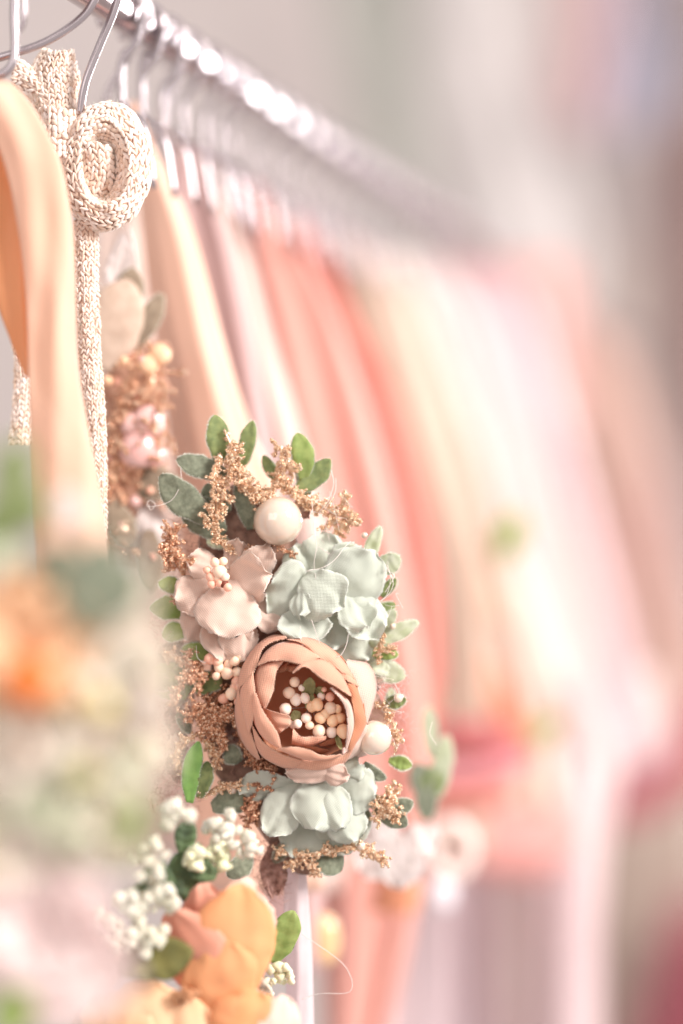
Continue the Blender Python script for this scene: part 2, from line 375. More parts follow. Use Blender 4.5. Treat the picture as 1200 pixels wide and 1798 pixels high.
def hanger(D, label, dx=0.0):
    c = rail_at(D); rr = 0.0060; P = []
    for a in np.linspace(215, -30, 14):
        P.append(c + PERP*rr*math.cos(math.radians(a)) + UP*rr*math.sin(math.radians(a)))
    P += [c + PERP*0.0035 - UP*0.0085, c + PERP*0.0002 - UP*0.0130, c - UP*0.0185, c - UP*0.024]
    t = thing('hanger', label, 'hanger', c - UP*0.024, 'wire hangers on the rail')
    V, Fc = tube(P, 0.00105, 8, 60); mk('hook', V, Fc, chrome, t)
    e = c - UP*0.024
    V, Fc = tube([e, e + PERP*0.006 - UP*0.006, e + PERP*0.009 - UP*0.022], 0.0010, 6, 10); mk('shoulder', V, Fc, chrome, t)
    V, Fc = tube([e, e - PERP*0.006 - UP*0.006, e - PERP*0.009 - UP*0.022], 0.0010, 6, 10); mk('shoulder', V, Fc, chrome, t)
    return t
HL = ['wire hanger above the soft apricot dress', 'wire hanger above the mauve dress', 'wire hanger above the blush dress',
      'wire hanger above the salmon dress', 'wire hanger above the deep coral dress', 'wire hanger above the narrow tan dress',
      'wire hanger above the cream dress', 'wire hanger above the pale pink dress', 'wire hanger above the rose pink dress',
      'wire hanger above the small salmon top', 'wire hanger above the tan pink dress, farthest on the rail']
GD = [0.665, 0.705, 0.735, 0.785, 0.835, 0.885, 0.935, 0.99, 1.09, 1.2, 1.3]
for D, l in zip(GD, HL): hanger(D, l)
hanger(0.76, 'wire hanger between the blush and the salmon dresses, nothing on it')
hanger(0.81, 'wire hanger between the salmon and the deep coral dresses, nothing on it')
EL = ['empty wire hanger nearest the knitted bow', 'empty wire hanger right after the one nearest the knitted bow', 'empty wire hanger between the apricot and the mauve dresses',
      'empty wire hanger between the mauve and the blush dresses', 'empty wire hanger between the deep coral and the narrow tan dresses', 'empty wire hanger between the narrow tan and the cream dresses',
      'empty wire hanger between the cream and the pale pink dresses', 'empty wire hanger just past the pale pink dress', 'empty wire hanger just before the rose pink dress', 'empty wire hanger between the rose pink dress and the salmon top']
for D, l in zip((.628, .646, .684, .72, .86, .91, .96, 1.03, 1.06, 1.14), EL): hanger(D, l)

G = 'dresses hanging from the rail'
drape('dress', 'soft apricot satin dress with a long smooth edge, behind the knitted bow', 'dress', 0.665,
      [(180, 224, 242), (240, 232, 262), (300, 238, 292), (400, 248, 338), (500, 258, 368), (600, 272, 394), (740, 292, 438), (900, 310, 500), (1200, 330, 560), (1560, 340, 570)], (240, 196, 174), (236, 184, 158), nf=4, amp=0.09, thick=42, group=G)
drape('dress', 'sheer beige pink dress behind the beaded band, next to the knitted tail', 'dress', 0.69, [(215, 214, 236), (300, 196, 250), (420, 168, 264), (700, 156, 300), (1200, 150, 340), (1500, 150, 340)], (228, 204, 192), None, nf=5, amp=0.1, thick=20, group=G)
drape('dress', 'greyish mauve dress between the apricot and the blush ones', 'dress', 0.705,
      [(240, 316, 330), (300, 300, 352), (400, 300, 396), (600, 310, 445), (900, 330, 500), (1300, 330, 560), (1700, 330, 570)], (204, 168, 164), None, nf=5, amp=0.2, thick=36, group=G)
drape('dress', 'pale blush dress with soft vertical folds, beside the salmon one', 'dress', 0.74,
      [(280, 346, 362), (340, 348, 392), (450, 356, 440), (600, 376, 480), (760, 396, 528), (1000, 430, 590), (1400, 440, 620), (1560, 440, 600)], (236, 206, 194), None, nf=6, amp=0.15, thick=42, group=G)
drape('dress', 'salmon pink dress behind the green leaf tips of the headband', 'dress', 0.79,
      [(315, 420, 445), (380, 420, 496), (450, 428, 540), (600, 450, 606), (800, 480, 672), (1000, 520, 716), (1300, 540, 756), (1560, 560, 740), (1900, 575, 660)], (230, 168, 154), (222, 152, 138), nf=6, amp=0.2, thick=48, group=G)
drape('dress', 'deep coral dress with a long curved edge', 'dress', 0.84,
      [(385, 520, 545), (450, 528, 580), (550, 545, 622), (650, 570, 668), (750, 590, 706), (850, 610, 736), (1000, 640, 764), (1250, 650, 766), (1500, 640, 720), (1900, 600, 660)], (220, 130, 114), (208, 112, 98), nf=5, amp=0.22, thick=44, group=G)
drape('dress', 'narrow tan beige dress half hidden by the coral one', 'dress', 0.89,
      [(400, 590, 612), (470, 596, 660), (600, 625, 706), (800, 655, 776), (1000, 700, 836), (1300, 740, 860), (1500, 700, 850)], (206, 178, 158), None, nf=6, amp=0.12, thick=44, group=G)
drape('dress', 'cream dress with wide soft folds in the middle of the rail', 'dress', 0.94,
      [(425, 636, 664), (500, 650, 740), (600, 680, 780), (800, 720, 856), (1000, 752, 910), (1200, 790, 960), (1420, 800, 990)], (222, 200, 184), None, nf=6, amp=0.12, thick=48, group=G)
drape('dress', 'very pale pink dress, longest and widest of the row', 'dress', 1.0,
      [(440, 690, 716), (500, 700, 810), (600, 740, 870), (800, 790, 930), (1000, 820, 985), (1200, 860, 1040), (1340, 860, 1090), (1500, 850, 1060), (1900, 860, 1040)], (228, 206, 202), (224, 196, 194), nf=7, amp=0.11, thick=60, group=G)
drape('dress', 'rose pink dress behind the very pale pink one', 'dress', 1.1,
      [(455, 770, 800), (520, 800, 930), (700, 860, 985), (900, 900, 1040), (1150, 930, 1110), (1340, 950, 1150)], (222, 188, 190), (218, 178, 182), nf=6, amp=0.1, thick=60, group=G)
drape('short_top', 'small salmon top near the far end of the rail', 'top', 1.2,
      [(455, 846, 1000), (500, 850, 1015), (600, 880, 1010), (760, 900, 1020)], (226, 176, 168), None, nf=5, amp=0.16, thick=60)
drape('dress', 'tan pink dress at the far end of the rail', 'dress', 1.3,
      [(520, 890, 960), (600, 930, 1080), (760, 990, 1150), (1000, 1020, 1210), (1250, 1040, 1260), (1400, 1060, 1290)], (198, 164, 150), (190, 150, 140), nf=6, amp=0.1, thick=70, group=G)
drape('sash', 'burnt orange sash hanging over the cream dress', 'sash', 0.90,
      [(1000, 752, 772), (1060, 762, 806), (1150, 796, 862), (1230, 838, 906), (1300, 880, 925)], (232, 140, 108), None, nf=3, amp=0.15, thick=14)
def swoop(name, label, cat, D, P, r, c, c2=None, flat=0.5):
    Q = resample(P, 40); rr = np.interp(np.linspace(0, 1, 40), np.linspace(0, 1, len(r)), r); T = np.gradient(Q, axis=0); V = []
    for i in range(40):
        t = norm(T[i]); s = norm(np.cross(t, (0, 0, 1)))
        for a in np.linspace(0, 2*math.pi, 20, endpoint=False):
            f = 1+0.12*math.sin(5*a+i*0.2); V.append(Q[i]+s*rr[i]*math.cos(a)*f+np.array([0, 0, 1])*rr[i]*flat*math.sin(a)*f)
    Fc = [tuple(x) for x in gridf(20, 40, True)] + [tuple(range(20))[::-1], tuple(range(39*20, 40*20))]
    o = mk(name, WA(V, D), Fc, cloth_mat(name+str(c), c, c2)); tag(o, label, cat); return o
swoop('ruffle', 'dark rose gathered ruffle between the sash and the salmon frill', 'ruffle', 0.88, [(770, 1290, 0), (830, 1300, 0), (920, 1315, 0)], [24, 40, 20], (196, 112, 112))
swoop('ribbon_trim', 'bright pink rolled ribbon trim under the dark rose ruffle', 'ribbon', 0.87, [(740, 1350, 0), (800, 1358, 0), (860, 1352, 0), (930, 1332, 0)], [14, 17, 17, 12], (232, 156, 162))
swoop('frill', 'salmon orange frill under the bright pink trim', 'frill', 0.875, [(720, 1395, 0), (800, 1400, 0), (900, 1385, 0)], [20, 26, 18], (230, 150, 136))
swoop('frill', 'wide coral pink frill above the long pale strips', 'frill', 0.93, [(780, 1450, 0), (860, 1480, 0), (940, 1480, 0), (1010, 1440, 0)], [40, 62, 60, 34], (232, 172, 164), (226, 158, 150))
swoop('scarf', 'dark raspberry scarf draped in a low curve', 'scarf', 1.25, [(980, 1330, 0), (1040, 1400, 0), (1110, 1410, 0), (1180, 1350, 0), (1260, 1230, 0)], [20, 34, 38, 36, 34], (190, 108, 114))
swoop('bundle', 'big cream pink cloth bundle above the raspberry scarf', 'cloth', 1.15, [(1000, 1190, 0), (1080, 1260, 0), (1170, 1240, 0)], [70, 96, 60], (232, 208, 200), None, 0.7)
RB = [(0.75, [(300, 372, 384), (420, 384, 404), (600, 420, 446), (800, 480, 512), (1100, 540, 570)], (250, 222, 204), 'thin cream ribbon lying along the blush dress'),
      (0.80, [(330, 452, 462), (460, 470, 492), (600, 500, 534), (760, 556, 600), (860, 600, 640), (1100, 650, 690)], (244, 196, 180), 'pale salmon ribbon curving over the salmon dress'),
      (0.81, [(600, 560, 580), (720, 564, 618), (800, 566, 640), (900, 590, 650), (1000, 640, 660)], (242, 190, 178), 'pale pink rosette bulging beside the deep coral dress'),
      (0.86, [(420, 548, 560), (560, 590, 612), (760, 672, 700), (960, 738, 764), (1200, 756, 780)], (236, 160, 150), 'light coral strap along the edge of the deep coral dress'),
      (0.92, [(420, 640, 650), (520, 660, 684), (700, 710, 748), (900, 770, 820), (1100, 830, 900)], (244, 206, 182), 'peach strap over the cream dress'),
      (0.97, [(440, 700, 716), (600, 730, 760), (800, 800, 838), (1000, 880, 930), (1200, 930, 1000)], (240, 226, 216), 'ivory strap lying on the pale pink dress'),
      (1.06, [(470, 780, 800), (640, 830, 880), (820, 900, 960), (1000, 960, 1030), (1200, 980, 1060)], (226, 196, 186), 'beige pink strap between the pale and the rose pink dresses')]
for D, rows, c, l in RB:
    drape('hanging_strap', l, 'strap', D, rows, c, None, nf=2, amp=0.1, thick=10, group='straps hanging among the dresses')
LS = [(0.95, 636, 712, (236, 206, 206), 'pale pink sheer panel beside the coral dress hem'), (1.0, 700, 800, (224, 200, 202), 'mauve grey sheer panel'),
      (1.05, 790, 880, (228, 204, 208), 'lilac grey sheer panel under the coral pink frill'), (0.97, 955, 1052, (240, 212, 212), 'whitish pink sheer panel, longest and palest'),
      (1.1, 870, 965, (228, 198, 204), 'dusty pink sheer panel beside the whitish pink one'), ]
for D, a, b, c, l in LS:
    drape('sheer_panel', l, 'fabric panel', D, [(1330, a+10, b-10), (1500, a, b), (1900, a-4, b+4)], c, None, nf=4, amp=0.2, thick=26, group='sheer panels under the frills')
drape('long_gown', 'beige grey gown hanging beyond the raspberry scarf', 'gown', 1.6, [(1200, 990, 1240), (1500, 980, 1260), (1900, 960, 1280)], (196, 174, 160), None, nf=8, amp=0.14, thick=90)
drape('skirt', 'dark red skirt on the floor side of the beige gown', 'skirt', 1.5, [(1580, 1190, 1260), (1700, 1150, 1280), (1900, 1090, 1300)], (164, 84, 94), None, nf=5, amp=0.14, thick=60)

# distant rack of clothes
B = 'blurred clothes on the distant rack'
BG = [(2.4, [(-120, 730, 900), (100, 745, 930), (300, 760, 1000), (470, 800, 1030), (560, 850, 1010)], (228, 218, 214), 'whitish long dress, widest on the distant rack'),
      (2.5, [(-120, 560, 700), (100, 600, 730), (300, 640, 740), (420, 660, 720)], (196, 194, 184), 'grey green garment beside the whitish dress on the distant rack'),
      (2.3, [(-120, 985, 1070), (40, 985, 1080), (150, 970, 1060), (230, 980, 1050)], (232, 192, 190), 'small pink garment on the distant rack'),
      (2.3, [(-120, 1050, 1110), (30, 1060, 1150), (120, 1040, 1170), (230, 1050, 1140)], (176, 172, 188), 'lavender garment on the distant rack'),
      (2.7, [(-120, 1010, 1120), (40, 1040, 1150), (150, 1100, 1190)], (126, 118, 142), 'dark slate garment behind the lavender one'),
      (2.9, [(-120, 700, 790), (10, 715, 780), (60, 730, 770)], (140, 124, 120), 'dark taupe garment at the top of the distant rack'),
      (2.9, [(160, 930, 1010), (300, 940, 1040), (380, 980, 1040)], (178, 166, 164), 'mid grey garment behind the whitish dress'),
      (2.8, [(-120, 1130, 1300), (300, 1110, 1300), (700, 1100, 1300), (1000, 1130, 1300)], (190, 170, 168), 'mauve grey coat at the end of the distant rack'),
      (2.2, [(200, 1180, 1300), (500, 1150, 1300), (700, 1160, 1300), (850, 1190, 1300)], (156, 126, 120), 'brown coat at the end of the distant rack'),
      (2.6, [(420, 1000, 1140), (600, 1010, 1150), (900, 1030, 1190), (1200, 1040, 1200)], (216, 200, 192), 'pale beige robe below the coats')]
for D, rows, c, l in BG:
    drape('distant_garment', l, 'garment', D, rows, c, None, nf=5, amp=0.14, thick=40, group=B)

# ------------------------------------------------------------------ near hanger wires
def wire(pts, r, D, label):
    t = thing('hanger', label, 'hanger', WA([pts[-1]], D)[0], 'wire hangers on the rail')
    V, Fc = tube(WA(pts, D), r*D/F, 10, 60); mk('hook', V, Fc, chrome, t); return t
wire([(200, -110, -10), (182, -40, 0), (166, 2, 5), (140, 36, 5), (80, 75, 5), (0, 103, 8), (-80, 125, 10)], 7.5, 0.585, 'thick hanger wire bending down in a long curve above the knitted bow')
wire([(30, -60, 0), (25, 20, 0), (27, 88, 5), (18, 122, 8), (-14, 140, 10), (-60, 150, 10)], 8, 0.575, 'short upright hanger wire with a bent foot beside the orange ribbon')
wire([(225, -110, 0), (214, -30, 0), (200, 20, 0), (176, 78, 0), (150, 145, 0), (140, 200, -4)], 7.5, 0.595, 'straight slanting hanger wire with a white shine, over the knitted bow')
wire([(40, -60, -30), (38, 0, -30), (36, 34, -30), (26, 50, -30)], 6, 0.62, 'dark hanger wire behind the thick curved one')
wire([(240, -40, 0), (262, 18, 0), (252, 55, 0), (232, 84, 0), (216, 98, 0), (214, 165, 0), (224, 186, 0)], 6, 0.635, 'curled hanger wire just behind the straight slanting one')
wire([(300, 40, 0), (296, 70, 0), (262, 96, 0), (250, 110, 0), (250, 185, 0), (258, 212, 0)], 6.5, 0.65, 'blurred upright hanger wire over the apricot dress')
wire([(240, 66, 0), (226, 100, 0), (196, 150, 0), (184, 180, 0)], 6, 0.645, 'faint slanting hanger wire behind the knitted bow')
wire([(330, 60, 0), (318, 110, 0), (296, 180, 0), (284, 236, 0), (280, 260, 0)], 7, 0.675, 'slanting hanger wire with a round bright spot over the mauve dress')

# ------------------------------------------------------------------ knitted bow
knit_back = plain('knit_backing', (206, 170, 150), 0.95, (190, 150, 130), 300)
knit_a = glitter('knit_yarn', (224, 194, 172), (238, 216, 200), (248, 232, 222))
knit_p = knit_a.node_tree.nodes['Principled BSDF']; knit_p.inputs['Metallic'].default_value = 0; knit_p.inputs['Roughness'].default_value = .9; knit_p.inputs['Sheen Weight'].default_value = .5
def lobe():
    V = []; k = 6; n = 7
    for j in range(n):
        v = j/(n-1); r = math.sin(math.pi*(0.08+0.84*v))**0.7
        for i in range(k):
            t = 2*math.pi*i/k; V.append((r*math.cos(t), v*2-1, r*math.sin(t)))
    return np.array(V), gridf(k, n, True)
LOBE = lobe()
def knit(name, fn, nu, nv, parent, D, size, back=True, both=True):
    """fn(u,v)->px point, u across 0..1, v along 0..1; stitches laid as V pairs over a backing sheet"""
    gu, gv = nu*2+1, nv*2+1
    P = np.array([fn(i/(gu-1), j/(gv-1)) for j in range(gv) for i in range(gu)])
    o = mk(name, WA(P, D), gridf(gu, gv), knit_back, parent, mods=[('SOLIDIFY', dict(thickness=3*D/F, offset=0))])
    cs, ss, rs = [], [], []; e = 1e-3
    for j in range(nv):
        for i in range(nu):
            for sgn in (-1, 1):
                u = (i+0.5+sgn*0.24)/nu; v = (j+0.5)/nv
                p = np.array(fn(u, v)); du = (np.array(fn(u+e, v))-p); dv = (np.array(fn(u, v+e))-p)
                n = norm(np.cross(du, dv)); t = norm(dv); s = norm(du - t*du.dot(t))
                ang = math.radians(24)*sgn + R.gauss(0, 0.2); t2 = t*math.cos(ang)+s*math.sin(ang); s2 = norm(np.cross(t2, n))
                for side in ((1, -1) if both else (1,)):
                    c = p + n*side*size*0.35 + np.array([R.gauss(0, .7), R.gauss(0, .7), R.gauss(0, .9)])
                    lv = np.linalg.norm(dv)/e/nv
                    wx = np.linalg.norm(du)/e/nu
                    cs.append(c); ss.append((wx*0.27*R.uniform(.85, 1.2), lv*0.66, size*0.42)); rs.append(np.stack([s2, t2, n], 1))
    M = np.array(rs)
    V, Fc = scatter(LOBE, np.array(cs), np.array(ss), M)
    mk('stitches', WA(V, D), Fc, knit_a, o, kind='stuff')
    # stray fibres along the surface
    hv, hf = [], []
    for _ in range(int(nu*nv*3)):
        a = np.array(fn(R.random(), R.choice([R.random(), R.random()]))); nn = norm((R.gauss(0, 1), R.gauss(0, 1), R.gauss(0, 1))); l = R.uniform(5, 15)
        sd = norm(np.cross(nn, (0.3, 0.1, 1)))*0.3; b = len(hv); mid = a+nn*l*0.6+np.array([R.gauss(0, 1.5), R.gauss(0, 1.5), 0])
        hv += [a-sd, a+sd, mid+sd, mid-sd, a+nn*l]; hf += [(b, b+1, b+2, b+3), (b+3, b+2, b+4)]
    mk('fuzz', WA(hv, D), hf, fuzz_m, o, kind='stuff')
    return o
bow = thing('knitted_headband', 'cream knitted headband tied in a rolled bow, its tail beside the satin ribbon', 'headband', W(150, 900, 0, 0.597))
KD = 0.597
def wob(x, y, q, a=3.0):
    return (x + a*noise.noise((x/40, y/40, q/40)), y + a*noise.noise((x/40+9, y/40, q/40)), q + a*1.6*noise.noise((x/30, y/30+7, q/30)))
def loop_front(u, v):
    # inside of the open roll, narrowing away from the viewer
    a = math.radians(150 - 400*v); k = 1 - 0.72*u**.9
    return wob(184 + 46*k*math.cos(a) - 10*u, 296 - 76*k*math.sin(a) + 16*u, 30 - 70*u)
knit('bow_loop', loop_front, 6, 34, bow, KD, 7)
def loop_outer(u, v):
    a = math.radians(200 - 420*v); b = u*math.pi*.95; m = 1+.12*math.sin(a*2+1)
    return wob(186 + (42+32*math.sin(b)*m)*math.cos(a), 292 - (72+42*math.sin(b)*m)*math.sin(a), 34*math.cos(b)-2, 4)
knit('bow_loop', loop_outer, 9, 42, bow, KD, 7)
def loop_up(u, v):
    # upper loop standing up behind the knot, seen from its side
    y = 250 - 170*v + 10*math.sin(u*3); bulge = math.sin(math.pi*v*0.9+0.2)
    x = 96 - 26*v + (u-0.5)*(46+52*bulge) + 38*v*v + 8*math.sin(v*5)
    q = -12 + 22*math.sin(math.pi*u) - 14*v
    return (x, y, q)
knit('bow_loop', loop_up, 9, 18, bow, KD, 7)
def loop_side(u, v):
    x = 20 + 110*v; y = 128 + 100*v*v + 20*v + (u-0.5)*(60-10*v); q = -22+16*math.sin(math.pi*u)+10*v
    return (x, y, q)
knit('bow_loop', loop_side, 6, 11, bow, KD, 7)
def knot(u, v):
    a = math.pi*(u*1.0); return (112 + 34*math.cos(a+0.25), 236+(v-0.5)*86+6*math.cos(a), -6+30*math.sin(a))
knit('knot', knot, 6, 8, bow, KD, 7)
def inner_tongue(u, v):
    x = 126+(70-16*v)*u+12*math.sin(v*3); y = 246+96*v+14*u; q = 16+16*math.sin(u*3.1)-34*v
    return (x, y, q)
knit('bow_loop', inner_tongue, 5, 9, bow, KD, 7)
def tail(u, v):
    y = 386+560*v; x = 150 + (u-0.5)*(44-12*v) + 8*math.sin(v*2.2) - 6*math.sin(v*7)*0.5 + 22*max(0, v-0.45)
    q = -10 + 10*math.sin(math.pi*u) - 25*v
    return (x, y, q)
knit('tail', tail, 5, 62, bow, KD, 6)
def tail2(u, v):
    return (34+(u-0.5)*(44)+6*math.sin(v*4), 560+220*v, -60+10*math.sin(math.pi*u))
knit('tail', tail2, 4, 22, bow, KD, 6)

# ------------------------------------------------------------------ satin ribbons, nearest the camera at the upper corner
sat_o = fabric('satin_apricot', (246, 212, 190), (244, 204, 176), rough=0.5, transl=0.4, sheen=0.3, nscale=12, var=0, spec=0.5)
sat_d = fabric('satin_orange', (236, 170, 122), (232, 156, 104), rough=0.45, transl=0.3, sheen=0.3, nscale=12, var=0, spec=0.5)
def band(name, rows, D, mat, label=None, cat=None, parent=None, wav=4, thick=1.0):
    rows = resample(rows, 60); V = []; uv = []
    for j, (y, xl, xr, q) in enumerate(rows):
        for i in range(21):
            u = i/20; x = xl+(xr-xl)*u; V.append((x, y, q + wav*math.sin(u*5+y*0.006) + wav*0.5*math.sin(u*11+y*0.013) - 14*(2*u-1)**2 + wav*1.0*noise.noise((x/40, y/90, 2)) + wav*.3*noise.noise((x/24, y/18, 7)))); uv.append((x, y))
    o = mk(name, WA(V, D), gridf(21, 60), mat, parent, uv=uv, mods=[('SOLIDIFY', dict(thickness=thick*D/F, offset=0))])
    if label: tag(o, label, cat)
    return o
rb = thing('satin_ribbon', 'apricot satin ribbon folded over its hanger and falling in front of the knitted bow', 'ribbon', W(90, 960, 0, 0.565))
band('front_fold', [(140, -60, 14, 10), (158, -60, 34, 16), (190, -40, 60, 20), (240, -10, 88, 20), (300, 12, 112, 18), (400, 32, 128, 14), (500, 44, 132, 10), (600, 48, 134, 10), (680, 50, 142, 10), (760, 52, 156, 6), (850, 56, 172, 0), (980, 60, 190, -6), (1150, 60, 200, -12), (1400, 60, 205, -20)], 0.565, sat_o, parent=rb)
band('back_fold', [(150, -80, 10, -20), (220, -80, 30, -20), (300, -60, 50, -20), (400, -40, 60, -20), (500, -20, 62, -20), (600, 16, 62, -20), (660, 40, 60, -20)], 0.565, sat_d, parent=rb)

# ------------------------------------------------------------------ beaded headpiece behind the knit tail
bp_ = thing('beaded_headband', 'brown beaded headband with felt leaves and pinkish crystals, hanging beside the knitted tail', 'headband', W(230, 980, 0, 0.635))
V = []
for j in range(30):
    for i in range(20):
        t = 2*math.pi*i/20; V.append((236+(58+8*math.sin(j*1.3))*math.cos(t)-14*(j/29), 600+400*j/29, -14+12*math.sin(t)+4*math.sin(j*2+i)))
mk('lace_backing', WA(V, 0.64), [tuple(x) for x in gridf(20, 30, True)] + [tuple(range(20))[::-1], tuple(range(29*20, 30*20))], plain('brown_lace', (206, 162, 138), .9, (170, 120, 96), 500, sheen=.4, bump=1.0), bp_)
felt_t = plain('felt_taupe', (196, 172, 154), 0.95, (182, 156, 138), 300, sheen=0.6, bump=0.3)
felt_d = plain('felt_brown_grey', (150, 132, 112), 0.95, (132, 114, 96), 500, sheen=0.5, bump=0.4)
crys = plain('pink_crystal', (232, 190, 182), 0.15, (222, 170, 164), 120, coat=0.6)
BD = 0.632
leaf(bp_, (178, 650, 10), (226, 492, 14), 104, felt_t, BD, puff=16, fuzz=False, shape=0.7)
leaf(bp_, (222, 560, 0), (234, 470, 0), 50, felt_d, BD, puff=9, fuzz=True)
leaf(bp_, (240, 610, 8), (286, 516, 8), 38, felt_d, BD, puff=9, fuzz=True)
leaf(bp_, (240, 860, 0), (305, 840, 0), 62, felt_d, BD, puff=8)
leaf(bp_, (200, 880, 4), (226, 965, 6), 52, felt_d, BD, puff=8)
leaf(bp_, (262, 930, -4), (262, 1040, -4), 52, felt_d, BD, puff=8)
leaf(bp_, (290, 830, -2), (320, 900, -2), 46, felt_d, BD, puff=8)
for k in range(46):
    v = R.random(); y = 600+380*v
    ball(bp_, (R.uniform(186, 276)-20*(v > .75)*R.random(), y, R.uniform(-8, 16)), R.uniform(5, 13), R.choice([bead_o, g_dark, g_cop, crys, bead_c, g_cop]), BD, lump=0.1, base=ICO1 if R.random() < .5 else ICO2)
sprig(bp_, [[(250, 600, 0), (225, 690, 4), (200, 800, 4), (196, 960, 0)], [(268, 640, 0), (262, 720, 6), (250, 830, 0)]], 34, 1500, g_cop, BD, size=(2.2, 5.5), twigs=16)
for (x, y, r) in ((262, 740, 30), (244, 790, 36), (272, 800, 22), (232, 745, 22), (262, 640, 18), (282, 624, 20)):
    ball(bp_, (x, y, 14), r, bead_o if y < 700 else crys, BD, name='crystal', base=ICO2, squash=(1, 1, .5), lump=0.12)
V, Fc = tube(WA([(226, 400, 0), (236, 440, 0), (250, 560, -10), (258, 700, -12), (240, 900, -14)], BD), [3*BD/F], 6); mk('elastic', V, Fc, thread_m, bp_)
wt = plain('white_lace', (234, 222, 218), 0.8, (222, 208, 202), 200, transl=0.3)
petal(bp_, (262, 880, -16), (270, 1010, -16), 70, wt, D=BD, cup=4, name='lace_tab')
petal(bp_, (220, 410, 0), (200, 520, 0), 46, wt, D=BD, cup=4, name='lace_tab')

# ------------------------------------------------------------------ main floral headband
hb = thing('floral_headband', 'floral headband with an apricot rose, two pearls, mint hydrangea petals and rose gold glitter sprigs', 'headband', W(480, 1560, -20))
back_m = plain('felt_backing', (160, 124, 108), 0.95, (112, 84, 72), 500, sheen=0.4, bump=1.0)
# padded backing
V = []
nn_ = 26
prof = resample([(430, 850, 30), (425, 920, 95), (455, 1020, 125), (480, 1130, 150), (490, 1250, 160), (490, 1360, 140), (520, 1450, 100), (540, 1510, 60), (545, 1540, 30)], nn_)
for j, (cx, y, w) in enumerate(prof):
    for i in range(28):
        t = 2*math.pi*i/28; V.append((cx + w*.8*math.cos(t)*(1+0.08*math.sin(3*t+j*.7)), y, -46 + 22*math.sin(t)))
mk('backing', WA(V), [tuple(x) for x in gridf(28, nn_, True)] + [tuple(range(28))[::-1], tuple(range((nn_-1)*28, nn_*28))], back_m, hb)
lace_p = plain('pink_lace', (206, 164, 152), 0.95, (140, 100, 88), 700, transl=0.2, bump=1.0)
for (a, b, w) in (((330, 1180, -40), (280, 1140, -36), 70), ((340, 1260, -42), (286, 1262, -36), 70), ((350, 1340, -42), (290, 1350, -36), 70), ((480, 1480, -30), (478, 1580, -34), 44), ((540, 1430, -30), (590, 1520, -34), 100)):
    petal(hb, a, b, w, lace_p, cup=6, ruffle=9, name='lace_petal')
def tangle(parent, n, box, mat, ln=26, r=0.5, D=D0, name='fibre_tangle'):
    hv, hf = [], []
    for _ in range(n):
        p = np.array([R.uniform(box[0], box[1]), R.uniform(box[2], box[3]), R.uniform(box[4], box[5])]); d = norm((R.gauss(0, 1), R.gauss(0, 1), R.gauss(0, .6)))
        prev = None
        for q in range(7):
            sd_ = norm(np.cross(d, (0.1, 0.2, 1)))*r*(1-q/9); b = len(hv); hv += [p-sd_, p+sd_]
            if q: hf.append((b-2, b-1, b+1, b))
            d = norm(d+np.array([R.gauss(0, .45), R.gauss(0, .45), R.gauss(0, .3)])); p = p+d*ln/7
    return mk(name, WA(hv, D), hf, mat, parent, kind='stuff')
br_f = plain('brown_fibre', (190, 146, 130), .8, (150, 108, 94), 300, transl=.2); pk_f = plain('pink_fibre', (236, 200, 194), .8, (214, 170, 164), 300, transl=.3)
tangle(hb, 900, (262, 350, 1060, 1420, -44, -14), br_f); tangle(hb, 500, (258, 340, 1060, 1420, -40, -10), pk_f)
tangle(hb, 260, (440, 500, 1480, 1590, -40, -10), br_f, 20); tangle(hb, 500, (300, 440, 900, 1060, -44, -20), br_f); tangle(hb, 200, (640, 720, 1180, 1320, -34, -10), pk_f, 24, .35)
tangle(hb, 420, (400, 520, 1300, 1420, -40, -16), br_f, 24)
# sheer ribbon tail
sheer = fabric('sheer_white_ribbon', (240, 228, 228), (234, 218, 220), rough=0.6, transl=0.45, var=0, nscale=20)
band('ribbon_tail', [(1520, 500, 536, -40), (1600, 498, 542, -40), (1700, 500, 548, -44), (1900, 506, 552, -50)], D0, sheer, parent=hb, wav=4)

